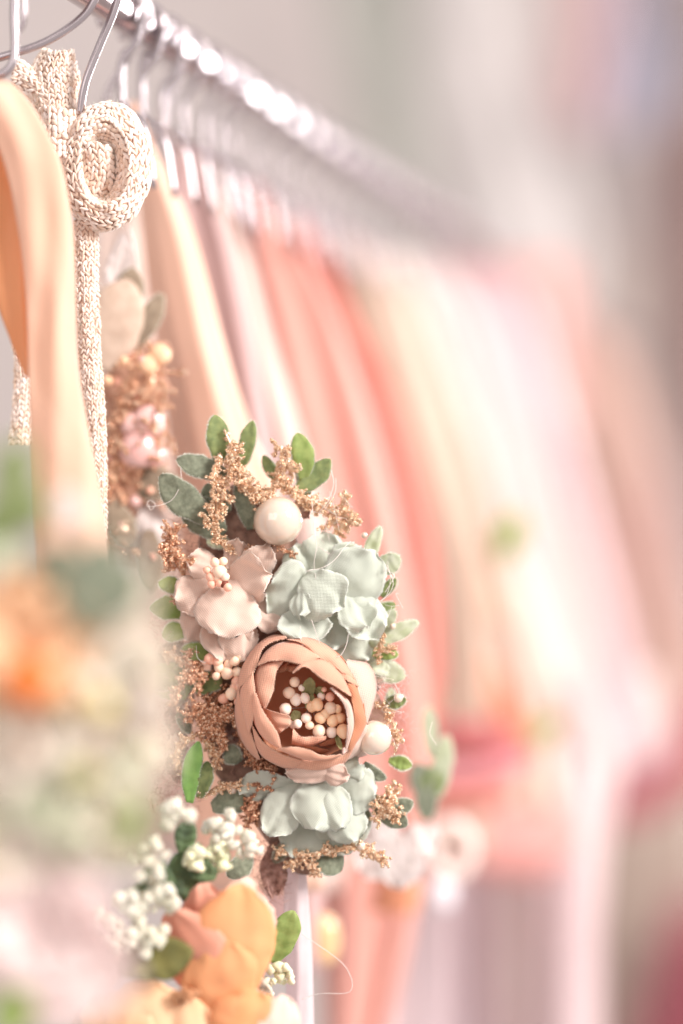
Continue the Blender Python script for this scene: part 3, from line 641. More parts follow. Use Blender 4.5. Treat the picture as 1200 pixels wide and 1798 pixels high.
# --- rose
RC = np.array((535.0, 1230.0))
def bowl(name, c, rx, ry, depth, q0, mat, parent, n=24):
    V = []; k = 40
    for j in range(n):
        a = math.pi/2*j/(n-1)*0.98
        for i in range(k):
            t = 2*math.pi*i/k; r = math.cos(a)*(1+0.05*math.sin(4*t+j*.3))
            V.append((c[0]+rx*r*math.cos(t), c[1]+ry*r*math.sin(t), q0-depth*math.sin(a)))
    return mk(name, WA(V), [tuple(x) for x in gridf(k, n, True)] + [tuple(range((n-1)*k, n*k))], mat, parent, mods=[('SOLIDIFY', dict(thickness=2*D0/F, offset=0))])
rose = bowl('rose', (540, 1232), 98, 100, 60, 58, silk_rose_in, hb)
def rp(inner, outer, layer, mat=None, lift=0.0, dq=0.0):
    """a rose petal between its rim (inner) and its outer line, both in close-up units, lying on a round bud"""
    n = 64; m = 14
    A = resample([(400+x/4.2857, 1100+y/4.2857) for x, y in inner], n); Bq = resample([(400+x/4.2857, 1100+y/4.2857) for x, y in outer], n)
    V, uv, ed = [], [], []
    for i in range(n):
        wd = np.linalg.norm(A[i]-Bq[i])
        for j in range(m):
            t = j/(m-1); p = A[i]*(1-t)+Bq[i]*t
            if j == 0: p = p + (A[i]-Bq[i])/(wd+1e-6)*((i % 2)*1.7-.5+R.uniform(-0.6, .8))*min(1, wd/4)
            r = np.linalg.norm(p-RC); q = 0.72*math.sqrt(max(0, 131**2-r*r)) + layer*3.6 + dq
            q += 5*math.sin(math.pi*t)*min(1, wd/30) + lift*(1-t)**2 - (14*max(0, t-0.75)/0.25)
            q += 2.0*math.sin(i*0.22+layer)*(1-t)
            V.append((p[0], p[1], q)); uv.append((i*3.4, t*max(wd, 8))); ed.append(1.0 if j == 0 else (0.4 if j == 1 else (0.6 if i in (0, n-1) else 0)))
    # uv from plane position so that the weave runs across the petal
    uv = [(v_[0]*0.83+v_[1]*0.55, v_[1]*0.83-v_[0]*0.55) for v_ in V] if layer % 2 else [(v_[0], v_[1]) for v_ in V]
    return mk('petal', WA(V), gridf(m, n), mat or silk_rose, rose, uv=uv, attrs={'edge': ed}, mods=[('SOLIDIFY', dict(thickness=1.3*D0/F, offset=0))])
rp([(1040, 720), (980, 830), (920, 930), (850, 980)], [(1062, 730), (1070, 900), (1000, 985), (850, 1000)], 0, silk_peach)
rp([(890, 250), (960, 420), (1000, 580), (1045, 712)], [(900, 236), (1070, 290), (1122, 460), (1050, 716)], 1, silk_blush, dq=-6)
rp([(480, 900), (650, 960), (860, 950), (950, 850)], [(430, 1040), (650, 1085), (860, 1050), (965, 880)], 1)
rp([(90, 450), (130, 620), (185, 770), (250, 985)], [(88, 450), (60, 640), (100, 860), (200, 992), (245, 988)], 2)
rp([(190, 700), (270, 830), (400, 920), (560, 975)], [(192, 704), (240, 930), (380, 1030), (500, 1052), (566, 980)], 3)
rp([(455, 76), (330, 110), (262, 170), (238, 260), (190, 350), (90, 452)], [(440, 58), (330, 66), (230, 130), (150, 230), (100, 340), (84, 450)], 3)
rp([(900, 400), (940, 560), (952, 720), (905, 900)], [(975, 420), (1025, 590), (1045, 730), (930, 925)], 2, silk_rose_in)
rp([(432, 238), (375, 320), (355, 450), (298, 582)], [(430, 233), (270, 250), (205, 380), (228, 520), (288, 588)], 3, dq=-4)
rp([(204, 335), (222, 500), (212, 640), (175, 775)], [(200, 330), (112, 430), (104, 560), (140, 690), (170, 775)], 4.4)
rp([(225, 470), (285, 610), (380, 750), (414, 880)], [(205, 480), (196, 640), (270, 800), (405, 890)], 5.4)
rp([(560, 92), (660, 190), (780, 262), (880, 330), (948, 368)], [(440, 86), (600, 74), (750, 130), (870, 240), (955, 370)], 4)
rp([(690, 222), (780, 300), (850, 350), (975, 430)], [(700, 205), (840, 250), (930, 330), (985, 430)], 3.2)
rp([(236, 276), (330, 238), (450, 236), (570, 256), (690, 215)], [(240, 262), (300, 170), (400, 112), (540, 104), (650, 160), (696, 212)], 5)
rp([(498, 322), (590, 272), (690, 345), (800, 410), (925, 490)], [(500, 312), (585, 236), (720, 222), (850, 320), (930, 490)], 6, lift=4)
rp([(775, 430), (868, 540), (902, 680), (888, 905)], [(790, 424), (920, 550), (950, 720), (895, 910)], 5.5, silk_blush, dq=-4)
rp([(470, 640), (480, 700), (400, 772)], [(268, 588), (310, 690), (398, 776)], 2, dq=-18)
rp([(498, 742), (560, 800), (640, 800), (745, 800)], [(486, 862), (560, 880), (640, 872), (738, 832)], 3, dq=-22)
rp([(376, 886), (500, 866), (620, 888), (720, 935), (856, 930)], [(386, 890), (480, 930), (600, 972), (740, 972), (856, 946)], 6)
# curled inner petals
for (x0, y0, x1, y1) in ((380, 330, 470, 250), (420, 300, 520, 290), (560, 880, 800, 930), (700, 880, 860, 800)):
    rp([(x0, y0), ((x0+x1)/2+14, (y0+y1)/2+26), (x1, y1)], [(x0-10, y0-14), ((x0+x1)/2-10, (y0+y1)/2-24), (x1+8, y1-8)], 0, silk_rose_in, dq=-30)
ST = [(519,1193,9.5,bead_m),(509,1212,11,bead_m),(521,1224,10.5,bead_w),(537,1221,9,bead_w),(503,1240,11,bead_w),(531,1203,6,bead_w),(549,1235,11,bead_o),(558,1232,11,bead_o),(565,1218,7,bead_w),(580,1219,8,bead_c),(570,1206,5,bead_c),
      (581,1238,11.5,bead_m),(564,1255,11,bead_o),(585,1260,11,bead_o),(539,1256,9.5,bead_w),(524,1265,8,bead_w),(516,1268,7,bead_w),(561,1278,11.5,bead_m),(583,1280,10,bead_w),(603,1278,12,bead_o),(597,1256,11,bead_o),(572,1248,9,bead_o),(545,1268,8,bead_m),(593,1240,8,bead_o)]
for x, y, r, m in ST:
    q = 62 + R.uniform(-6, 8)
    ball(rose, (x, y, q), r, m, name='stamen', lump=0.05, squash=(1, R.uniform(.95, 1.15), 1))
    if R.random() < 0.0: pass
V, Fc = [], []
for x, y, r, m in ST:
    a, b = tube(WA([(x, y, 60), ((x+548)/2, (y+1240)/2, 34), (548, 1240, 6)]), 0.9*D0/F, 5, 8); k = len(V); V += a; Fc += [tuple(i+k for i in f) for f in b]
mk('filaments', V, Fc, thread_m, rose, kind='stuff')
for b_, t_, w_ in (((540, 1225, 52), (546, 1182, 72), 24), ((530, 1250, 54), (512, 1254, 60), 20), ((555, 1215, 50), (566, 1204, 66), 18), ((540, 1240, 56), (550, 1215, 66), 16), ((590, 1285, 50), (600, 1312, 70), 10)):
    leaf(rose, b_, t_, w_, plain('olive_sepal', (168, 158, 108), 0.7, (140, 130, 84), 300, transl=.2), puff=2, fuzz=False)

# --- silk flowers
def core(name, c, r, mat): return ball(hb, c, r, mat, name=name, squash=(1, 1, .5), lump=.1)
fl = core('peach_flower', (395, 1025, 2), 26, silk_peach)
for b_, t_, w_, kw in [((395, 1040, 0), (330, 1125, 8), 78, dict(cup=8, ruffle=5)), ((440, 1050, -4), (498, 1098, 4), 66, dict(cup=8, nh=(.5, -.2, 1))), ((405, 1000, 0), (424, 946, 12), 44, dict(cup=6, curl=8)),
                       ((385, 1000, 0), (330, 982, 14), 54, dict(cup=10, ruffle=4)), ((425, 1020, 6), (478, 962, 22), 62, dict(cup=14, ruffle=6, nh=(.2, .2, 1))), ((385, 1025, 8), (312, 1060, 24), 78, dict(cup=10, ruffle=5, nh=(-.3, 0, 1))),
                       ((412, 1045, 4), (428, 1160, 18), 66, dict(cup=12, roll=12, nh=(.5, 0, 1))), ((405, 1050, 2), (390, 1160, 12), 92, dict(cup=-8, curl=6)), ((402, 1010, 14), (474, 1020, 38), 100, dict(cup=12, ruffle=7, nh=(.1, .35, 1))),
                       ((412, 1018, 18), (394, 1116, 52), 116, dict(cup=20, ruffle=4, nh=(-.1, .3, 1)))]:
    petal(fl, b_, t_, w_, silk_peach, **kw)
for x, y, r, m in [(388, 1003, 13, bead_m), (372, 1012, 9, bead_c), (380, 987, 9, bead_m), (394, 985, 8, bead_m), (366, 1000, 7, bead_c), (374, 1025, 8, bead_c), (402, 1030, 8, bead_c), (388, 1022, 8, bead_c), (384, 1014, 8, bead_m), (398, 1012, 8, bead_m)]:
    ball(fl, (x, y, 40+R.uniform(-4, 4)), r, m, name='stamen', lump=.05)
ball(fl, (396, 1024, 40), 8, plain('flower_eye', (120, 50, 30), .6), name='eye')

fm = core('mint_flower', (575, 1055, 0), 30, silk_mint)
for b_, t_, w_, kw in [((560, 1020, -8), (585, 938, -2), 86, dict(cup=8, ruffle=6)), ((540, 1010, -8), (512, 960, 0), 60, dict(cup=8)), ((575, 1030, -6), (636, 960, 2), 70, dict(cup=8, nh=(.4, 0, 1))),
                       ((600, 1090, -12), (645, 1160, -8), 90, dict(cup=6)), ((560, 1090, -10), (520, 1118, 6), 70, dict(cup=6, ruffle=7)), ((560, 1080, -4), (582, 1146, 12), 120, dict(cup=12, ruffle=8)),
                       ((545, 1050, 0), (472, 1030, 22), 118, dict(cup=12, ruffle=6, nh=(-.2, .2, 1))), ((596, 1070, 2), (646, 962, 30), 112, dict(cup=18, ruffle=4, nh=(.25, .1, 1))),
                       ((600, 1050, 4), (674, 1108, 24), 84, dict(cup=10, ruffle=6, nh=(.35, -.1, 1))), ((610, 1040, 10), (640, 1104, 40), 62, dict(cup=-16, roll=16, nh=(.5, 0, 1))),
                       ((540, 1060, 8), (534, 1128, 44), 92, dict(cup=-18, curl=8, ruffle=5, nh=(0, .5, 1))), ((534, 1010, 22), (594, 1072, 52), 98, dict(cup=16, ruffle=5, nh=(.1, .2, 1))),
                       ((530, 1030, 20), (528, 1082, 44), 40, dict(cup=12, ruffle=4, nh=(-.4, 0, 1)))]:
    petal(fm, b_, t_, w_, silk_mint, **kw)

fb = core('mint_flower', (560, 1380, 0), 28, silk_mint)
for b_, t_, w_, kw in [((560, 1400, -10), (530, 1512, -4), 100, dict(cup=8)), ((580, 1400, -10), (612, 1500, -6), 104, dict(cup=8)), ((520, 1375, 0), (420, 1384, 6), 52, dict(cup=10, roll=10, nh=(0, .5, 1))),
                       ((590, 1370, 0), (632, 1336, 12), 50, dict(cup=8)), ((590, 1380, 2), (660, 1392, 14), 84, dict(cup=10, nh=(.3, 0, 1))), ((535, 1370, 6), (468, 1462, 20), 74, dict(cup=10, nh=(-.4, .1, 1), ruffle=4)),
                       ((585, 1395, 6), (624, 1474, 26), 76, dict(cup=14, nh=(.3, .1, 1))), ((575, 1360, 10), (548, 1452, 44), 100, dict(cup=18, nh=(-.1, .25, 1))), ((570, 1365, 12), (598, 1450, 46), 66, dict(cup=16, nh=(.2, .25, 1)))]:
    petal(fb, b_, t_, w_, silk_mint, **kw)
ft = core('blush_flower', (580, 1345, 6), 20, silk_blush)
petal(ft, (604, 1344, 34), (502, 1350, 44), 52, silk_blush, cup=10, nh=(0, .3, 1), ruffle=3)
petal(ft, (560, 1348, 34), (612, 1362, 40), 40, silk_blush, cup=10, nh=(.2, .3, 1), ruffle=4)
petal(ft, (640, 1200, -30), (640, 1330, -20), 90, silk_peach, cup=10, nh=(.2, 0, 1))

# --- pearls
ball(hb, (489, 915, 16), 43.5, pearl_m, name='pearl', base=ICO3, lump=.012)
ball(hb, (657, 1294, 18), 31, pearl_m, name='pearl', base=ICO3, lump=.012)
ball(hb, (408, 1384, 0), 11, pearl_m, name='pearl'); ball(hb, (634, 1484, 8), 8, pearl_m, name='pearl')
# --- small berries beside the rose
for x, y, r, m in [(370, 1156, 11, bead_c), (383, 1160, 10, bead_c), (386, 1172, 10, bead_m), (402, 1166, 9, bead_m), (414, 1160, 9, bead_m), (424, 1154, 8, bead_m), (400, 1181, 12, bead_m), (417, 1180, 10, bead_m), (381, 1186, 8, bead_m), (416, 1196, 9, bead_c), (408, 1217, 12, bead_m), (393, 1226, 9, bead_c), (412, 1206, 8, bead_c), (420, 1232, 9, bead_c), (424, 1205, 10, bead_c)]:
    ball(hb, (x, y, 14+R.uniform(-5, 6)), r, m, name='berry', lump=.05)

# --- leaves
LV = [((384, 812, -14), (378, 728, -8), 42, leaf_green), ((424, 822, -20), (444, 738, -14), 30, leaf_green), ((400, 834, -14), (310, 806, -6), 42, leaf_grey),
      ((372, 916, -8), (282, 834, 2), 58, leaf_grey), ((400, 900, -16), (360, 852, -8), 52, leaf_grey), ((392, 940, -16), (320, 886, -6), 66, leaf_grey), ((440, 930, -16), (424, 828, -16), 36, leaf_grey),
      ((534, 842, -14), (523, 760, -8), 42, leaf_lime), ((520, 862, -12), (580, 806, -4), 40, leaf_green), ((500, 850, -16), (462, 800, -12), 22, leaf_green), ((540, 870, -18), (528, 800, -16), 34, leaf_green),
      ((640, 1010, -4), (668, 924, 4), 26, leaf_pale), ((656, 996, -10), (704, 978, -6), 38, leaf_pale), ((590, 1030, 0), (622, 956, 20), 20, leaf_pale),
      ((650, 1134, -16), (736, 1092, -8), 30, leaf_pale), ((650, 1128, -18), (696, 1072, -12), 28, leaf_pale), ((646, 1160, -18), (712, 1190, -12), 40, leaf_pale), ((648, 1150, -20), (700, 1150, -12), 26, leaf_lime),
      ((345, 1074, -8), (262, 1068, -6), 42, leaf_lime), ((330, 1110, -8), (284, 1116, -6), 36, leaf_lime), ((320, 1040, -10), (278, 1022, -8), 30, leaf_lime), ((372, 1140, -10), (318, 1142, -4), 36, leaf_lime),
      ((330, 1220, -16), (258, 1180, -10), 66, leaf_lime), ((390, 1200, -14), (334, 1204, -8), 44, leaf_green), ((330, 1170, -18), (270, 1210, -14), 44, leaf_green),
      ((334, 1408, 10), (350, 1300, 18), 34, leaf_bright), ((350, 1400, 6), (366, 1336, 10), 30, leaf_green), ((420, 1340, -14), (400, 1310, -6), 34, leaf_grey), ((372, 1420, -12), (440, 1400, -6), 50, leaf_grey),
      ((640, 1340, -6), (678, 1368, 4), 22, leaf_grey), ((650, 1400, -14), (716, 1450, -8), 44, leaf_grey), ((660, 1430, -14), (726, 1410, -8), 34, leaf_grey), ((560, 1500, -14), (600, 1530, -6), 50, leaf_grey), ((440, 1500, -10), (400, 1540, -4), 40, leaf_grey)]
for b_, t_, w_, m_ in LV:
    leaf(hb, b_, t_, w_, m_, puff=4.5, bend=R.uniform(-6, 8), nh=(R.uniform(-.3, .3), R.uniform(-.3, .3), 1), curlx=R.uniform(-5, 5))
for k in range(26):      # small filler florets and leaves tucked between the big blooms
    x, y = R.choice([(300, 1000), (330, 1160), (300, 1250), (300, 1300), (660, 1200), (680, 1240), (690, 1330), (630, 1470), (470, 1500), (350, 950), (450, 1000), (560, 890), (660, 1060), (690, 1180), (380, 1320)])
    x += R.gauss(0, 14); y += R.gauss(0, 16); a_ = R.uniform(0, 6.28); q_ = R.uniform(-34, -16)
    if k % 2: leaf(hb, (x, y, q_), (x+42*math.cos(a_), y+42*math.sin(a_), q_+6), R.uniform(18, 28), R.choice([leaf_grey, leaf_lime, leaf_pale, leaf_green]), puff=3.5)
    else:
        f_ = ball(hb, (x, y, q_), 6, silk_blush, name='small_floret')
        for m_ in range(5): petal(f_, (x, y, q_), (x+19*math.cos(a_+m_*1.26), y+19*math.sin(a_+m_*1.26), q_+7), 17, R.choice([silk_blush, silk_peach, lace_p]), nu=9, nv=9, cup=3, ruffle=2)
for x, y in ((300, 968), (352, 1010), (640, 940), (690, 1100), (448, 985), (318, 1196), (700, 1226)):
    ball(hb, (x, y, -6), R.uniform(5, 9), pearl_m, name='small_pearl')
# --- glitter sprigs
sprig(hb, [[(396, 760, 4), (408, 790, 6), (402, 830, 8), (392, 870, 8), (386, 905, 8)], [(385, 800, 6), (378, 850, 8), (384, 900, 8)], [(420, 820, 4), (440, 860, 6), (462, 880, 6)], [(424, 780, 0), (410, 810, 4), (420, 850, 6)]], 13, 5200, g_rose, size=(1.2, 3.6), twigs=16)
sprig(hb, [[(352, 900, 14), (370, 920, 14), (392, 950, 12), (410, 965, 10)], [(362, 886, 14), (378, 908, 14), (380, 950, 10)]], 9, 1900, g_rose, size=(1.2, 3.4), twigs=14)
sprig(hb, [[(494, 784, 2), (496, 806, 6), (500, 830, 6), (498, 842, 4)]], 21, 2600, g_rose, size=(1.4, 3.5), twigs=6)
sprig(hb, [[(496, 840, 2), (476, 860, 4), (462, 890, 4), (452, 930, 0)], [(500, 850, 2), (524, 868, 4), (550, 880, 2)], [(470, 860, 0), (440, 870, 2)]], 12, 3600, g_rose, size=(1.2, 3.5), twigs=14)
sprig(hb, [[(520, 880, -10), (560, 890, -10), (600, 896, -10)], [(570, 930, -12), (600, 900, -10), (606, 875, -10)], [(590, 936, -12), (624, 912, -12)]], 13, 2400, g_rose, size=(1.4, 4.1), twigs=12)
sprig(hb, [[(300, 925, 2), (300, 950, 6), (312, 975, 6), (328, 1000, 4)], [(312, 930, 2), (292, 972, 6), (318, 990, 4)]], 17, 2600, g_cop, size=(1.5, 3.9), twigs=8)
sprig(hb, [[(316, 1040, 0), (312, 1055, 2)]], 9, 300, g_cop)
sprig(hb, [[(284, 1142, 0), (318, 1160, 4), (340, 1190, 6), (350, 1210, 6)], [(350, 1160, 4), (322, 1200, 6), (300, 1240, 2)], [(360, 1190, 4), (340, 1170, 4), (330, 1150, 2)]], 12, 3000, g_cop, size=(1.4, 3.6), twigs=16)
sprig(hb, [[(330, 1262, 4), (360, 1250, 10), (392, 1250, 10), (412, 1260, 6)], [(350, 1290, 6), (380, 1270, 10), (400, 1240, 8)], [(350, 1236, 6), (366, 1270, 10), (390, 1300, 6)]], 15, 4600, g_cop, size=(1.4, 4.1), twigs=18)
sprig(hb, [[(344, 1292, 8), (320, 1302, 8), (312, 1326, 8), (318, 1352, 8)], [(362, 1300, 6), (382, 1330, 8), (372, 1346, 8)]], 10, 2200, g_rose, size=(1.4, 3.6), twigs=14)
sprig(hb, [[(352, 1398, 6), (382, 1386, 8), (410, 1378, 8), (440, 1380, 6)]], 9, 1600, g_rose, size=(1.4, 3.6), twigs=12)
sprig(hb, [[(440, 1330, -4), (470, 1345, 0), (480, 1368, 2), (462, 1380, 2)], [(430, 1400, 0), (446, 1420, 2), (440, 1440, 0)], [(420, 1290, -8), (436, 1320, -4), (456, 1350, 0)]], 14, 3000, g_dark, size=(1.4, 4.1), twigs=14)
sprig(hb, [[(480, 1490, 0), (520, 1500, 4), (570, 1494, 4), (620, 1488, 4)], [(500, 1525, -4), (530, 1510, 2), (560, 1530, -2)], [(616, 1486, 4), (640, 1492, 6), (676, 1508, 6)]], 11, 4200, g_rose, size=(1.4, 3.9), twigs=14)
sprig(hb, [[(655, 1440, 0), (676, 1420, 4), (690, 1400, 2), (684, 1386, 0)], [(664, 1400, 2), (690, 1430, 2)]], 17, 2600, g_rose, size=(1.4, 4.1), twigs=8)
sprig(hb, [[(676, 1112, -2), (668, 1136, 0), (666, 1160, 0)], [(670, 1146, 0), (690, 1140, 0)]], 8, 900, g_rose, twigs=8)
sprig(hb, [[(660, 1236, -10), (680, 1250, -8), (700, 1290, -14), (696, 1310, -14)]], 12, 1000, g_rose, twigs=10)
sprig(hb, [[(470, 948, 6), (500, 966, 6), (520, 972, 4)], [(420, 968, 6), (446, 962, 6)]], 6, 700, g_cop, twigs=10)
sprig(hb, [[(420, 1170, -16), (430, 1260, -16), (450, 1340, -16)], [(380, 1190, -20), (380, 1240, -16)]], 24, 2400, g_dark, size=(1.6, 4.2), twigs=10)
# --- loose threads
TH = [[(582, 826, 10), (586, 850, 12), (576, 880, 14), (560, 900, 12)], [(590, 840, 10), (588, 866, 12), (570, 896, 10)], [(548, 880, 20), (552, 920, 24), (556, 960, 26), (552, 990, 26), (556, 1020, 30)],
      [(538, 1002, 60), (570, 994, 60), (590, 980, 50), (604, 962, 40), (616, 950, 30)], [(676, 990, 20), (690, 1020, 20), (684, 1040, 20), (666, 1056, 20)], [(680, 992, 20), (686, 1015, 18), (678, 1046, 18), (662, 1060, 16)], [(672, 1000, 18), (692, 1010, 18), (676, 1040, 18)],
      [(262, 886, 14), (266, 896, 16), (274, 886, 16), (264, 878, 16), (262, 890, 16), (300, 880, 12), (318, 850, 10), (318, 820, 8)], [(528, 1096, 50), (530, 1120, 70), (534, 1130, 76)], [(548, 1086, 50), (560, 1120, 60), (570, 1140, 60)],
      [(612, 1112, 40), (608, 1130, 60), (598, 1146, 80), (582, 1150, 80)], [(346, 1132, 20), (348, 1152, 22), (360, 1162, 20), (372, 1154, 20)], [(560, 960, 16), (600, 985, 20), (620, 1010, 24)], [(760, 1270, -20), (756, 1290, -20), (768, 1310, -20)]]
for t_ in TH: thread(hb, t_, r=0.55)
for k in range(26):
    x, y = R.choice([(575, 920), (560, 960), (690, 1220), (590, 900), (680, 1030), (696, 1250)]); x += R.gauss(0, 12); y += R.gauss(0, 18)
    thread(hb, [(x, y, 10), (x+R.gauss(0, 10), y+R.gauss(0, 12), 14), (x+R.gauss(0, 14), y+R.gauss(0, 18), 12)], r=0.35)

# ------------------------------------------------------------------ little headband hanging behind the main one
sb = thing('floral_headband', 'headband with grey green leaves and white tulle petals, behind the pearl and rose one', 'headband', W(750, 1560, 0, 0.66))
for b_, t_, w_, m_ in [((740, 1420, 0), (772, 1340, 6), 44, leaf_green), ((760, 1410, 0), (730, 1340, 6), 46, leaf_grey), ((750, 1440, 0), (748, 1370, 8), 40, leaf_grey), ((770, 1400, 0), (784, 1290, 0), 36, leaf_pale), ((760, 1330, 0), (752, 1240, 0), 26, leaf_pale)]:
    leaf(sb, b_, t_, w_, m_, D=0.66)
for b_, t_, w_ in (((700, 1460, 0), (640, 1540, 0), 80), ((710, 1470, 0), (700, 1560, 0), 80), ((720, 1450, -4), (760, 1500, -4), 70), ((700, 1440, -6), (640, 1480, -6), 60)):
    petal(sb, b_, t_, w_, wt, D=0.66)
cz = thing('charm', 'round white and peach button charm hanging below the salmon frill', 'charm', W(790, 1560, 0, 0.78))
t_ = np.linspace(0, 2*math.pi, 24)
V, Fc = tube(WA([(792+34*math.cos(a), 1492+44*math.sin(a), 0) for a in t_], 0.78), 15*0.78/F, 10, 48); mk('ring', V, Fc, plain('charm_cream', (250, 226, 216), .4), cz)
ball(cz, (776, 1570, 4), 26, plain('charm_white', (246, 236, 240), .3), 0.78, name='drop', squash=(1, 1.2, .5))
drape('bodice', 'orange bodice edge just under the white tulle petals', 'bodice', 0.74, [(1500, 680, 720), (1560, 660, 740), (1600, 650, 735)], (236, 160, 124), None, nf=3, amp=.1, thick=20)
bokeh = mk('bokeh_spot', WA(ICO3[0]*np.array((26, 46, 20))+np.array((572, 1650, 0)), 0.70), ICO3[1], plain('amber_bokeh', (255, 206, 150), .08, coat=1.0)); tag(bokeh, 'amber drop standing in for a blurred orange light beside the sheer white ribbon', 'bead')  # amber solid, its colour imitates an out-of-focus orange light
thr = thread(None, [(530, 1640, 0), (560, 1660, 0), (600, 1690, 0), (616, 1715, 0), (618, 1735, 0), (606, 1744, 0), (560, 1745, 0), (530, 1755, 0)], r=0.6); tag(thr, 'single curly white thread sticking out beside the orange peony', 'thread')
leaf(None, (880, 980, 0), (915, 900, 0), 50, leaf_lime, D=0.9, fuzz=False, name='leaf_tip'); bpy.context.scene.collection.objects[-1]
o = bpy.data.objects.get('leaf_tip'); tag(o, 'small yellow green leaf lying on the cream dress', 'leaf')
o = leaf(None, (900, 1310, 0), (990, 1260, 0), 44, plain('olive_leaf', (170, 162, 110), .8), D=0.9, fuzz=False, name='leaf_tip'); tag(o, 'olive leaf beside the end of the burnt orange sash', 'leaf')

# ------------------------------------------------------------------ near garland (blurred) and peony
ga = thing('flower_garland', 'large blurred garland of apricot ranunculus, cream blossoms and green leaves close to the camera', 'garland', W(100, 1798, 0, 0.43))
gd = 0.43
apr = fabric('apricot_petal', (253, 226, 194), (250, 212, 172), rough=.7, transl=.35, var=.08, nscale=30)
orn = fabric('orange_petal', (244, 152, 76), (238, 132, 60), rough=.7, transl=.35, var=.06, nscale=30)
crm = fabric('cream_petal', (248, 238, 226), (242, 230, 212), rough=.8, transl=.35, var=.05, nscale=30)
pnk = fabric('blush_pink_petal', (246, 230, 226), (242, 220, 216), rough=.8, transl=.35, var=.04, nscale=30)
grn = fabric('pale_green_petal', (224, 226, 202), (210, 214, 182), rough=.8, transl=.35, var=.05, nscale=30)
def flower(parent, name, c, r, mats, n, D, tilt=(0, 0, 1), eye=None):
    f = ball(parent, (c[0], c[1], c[2]-r*.3), r*.35, eye or mats[-1], D, name=name, squash=(1, 1, .7))
    for k in range(n):
        lay = k*3//n; a = k*2.4+R.uniform(-.2, .2); rr = r*(1-.24*lay); m = mats[min(lay, len(mats)-1)]
        b_ = (c[0]+rr*.1*math.cos(a), c[1]+rr*.1*math.sin(a), c[2]-r*.3+lay*r*.12)
        t = (c[0]+rr*math.cos(a), c[1]+rr*math.sin(a), c[2]+lay*r*.18)
        petal(f, b_, t, rr*1.05, m, D=D, cup=rr*.16, ruffle=rr*.05, curl=rr*.12, nu=11, nv=12, fray=0)
    return f
def blossom(parent, name, c, r, n, D, mat, br=(10, 16)):
    f = ball(parent, c, r*.45, mat, D, name=name, lump=.2)
    for k in range(n):
        d = norm((R.gauss(0, 1), R.gauss(0, 1), R.gauss(.3, .8))); ball(f, np.array(c)+d*r*R.uniform(.45, 1)*np.array((1, 1, .6)), R.uniform(br[0]*.6, br[1]), mat, D, name='bud', lump=.3, base=ICO2, squash=(R.uniform(.75, 1.2), R.uniform(.75, 1.25), 1))
    return f
flower(ga, 'ranunculus', (36, 1130, 0), 148, [apr, apr, apr], 18, gd, eye=orn); ball(ga, (56, 1190, 56), 40, orn, gd, name='flower_centre', squash=(1, 1.3, .4))
flower(ga, 'cream_flower', (200, 1180, -30), 110, [crm, crm], 10, gd)
flower(ga, 'cream_flower', (-10, 1330, -40), 130, [crm, crm, crm], 10, gd)
flower(ga, 'cream_flower', (60, 1290, -50), 110, [crm, crm], 10, gd)
flower(ga, 'cream_flower', (170, 1060, -60), 90, [crm, crm], 8, gd)
flower(ga, 'pink_flower', (110, 1720, -40), 130, [pnk, pnk], 8, gd)
flower(ga, 'cream_flower', (110, 1400, -20), 140, [crm, crm, grn], 12, gd)
flower(ga, 'cream_flower', (215, 1330, -50), 90, [crm, crm], 8, gd)
flower(ga, 'green_flower', (175, 1440, 0), 90, [grn, crm], 9, gd)
flower(ga, 'pink_flower', (50, 1620, -10), 150, [pnk, pnk], 10, gd)
flower(ga, 'pink_flower', (0, 1500, -10), 90, [grn, crm], 8, gd)
oli = plain('olive_centre', (184, 170, 110), .8)
yel = plain('yellow_centre', (232, 216, 132), .8)
for x, y, r, m in ((150, 1355, 22, oli), (188, 1235, 22, yel), (125, 1235, 14, oli), (55, 1310, 24, plain('mauve_centre', (206, 176, 156), .8))):
    ball(ga, (x, y, 50), r, m, gd, name='flower_centre')
for b_, t_, w_, m_ in [((10, 900, 0), (36, 770, 10), 74, leaf_green), ((0, 930, 0), (84, 870, 10), 70, leaf_green), ((-10, 960, -4), (20, 870, 0), 90, leaf_green), ((110, 1080, -4), (112, 950, 8), 96, leaf_grey), ((140, 1090, 14), (244, 990, 20), 110, leaf_grey), ((150, 1090, 4), (190, 940, 10), 90, leaf_grey), ((170, 1110, 18), (130, 1000, 20), 80, leaf_grey), ((60, 1010, -10), (110, 960, 0), 60, leaf_grey), ((30, 1000, -10), (-30, 940, 0), 60, leaf_pale),
                      ((10, 1830, 0), (30, 1730, 0), 80, leaf_lime), ((150, 1090, 4), (110, 1030, 10), 40, leaf_lime), ((210, 1500, 20), (250, 1400, 30), 50, leaf_lime)]:
    leaf(ga, b_, t_, w_, m_, D=gd, fuzz=False, puff=8)
petal(ga, (120, 930, -20), (110, 860, -20), 50, wt, D=0.45)
petal(ga, (210, 1090, -10), (236, 960, -6), 46, wt, D=gd)
petal(ga, (200, 1120, -10), (262, 1010, -6), 60, crm, D=gd)

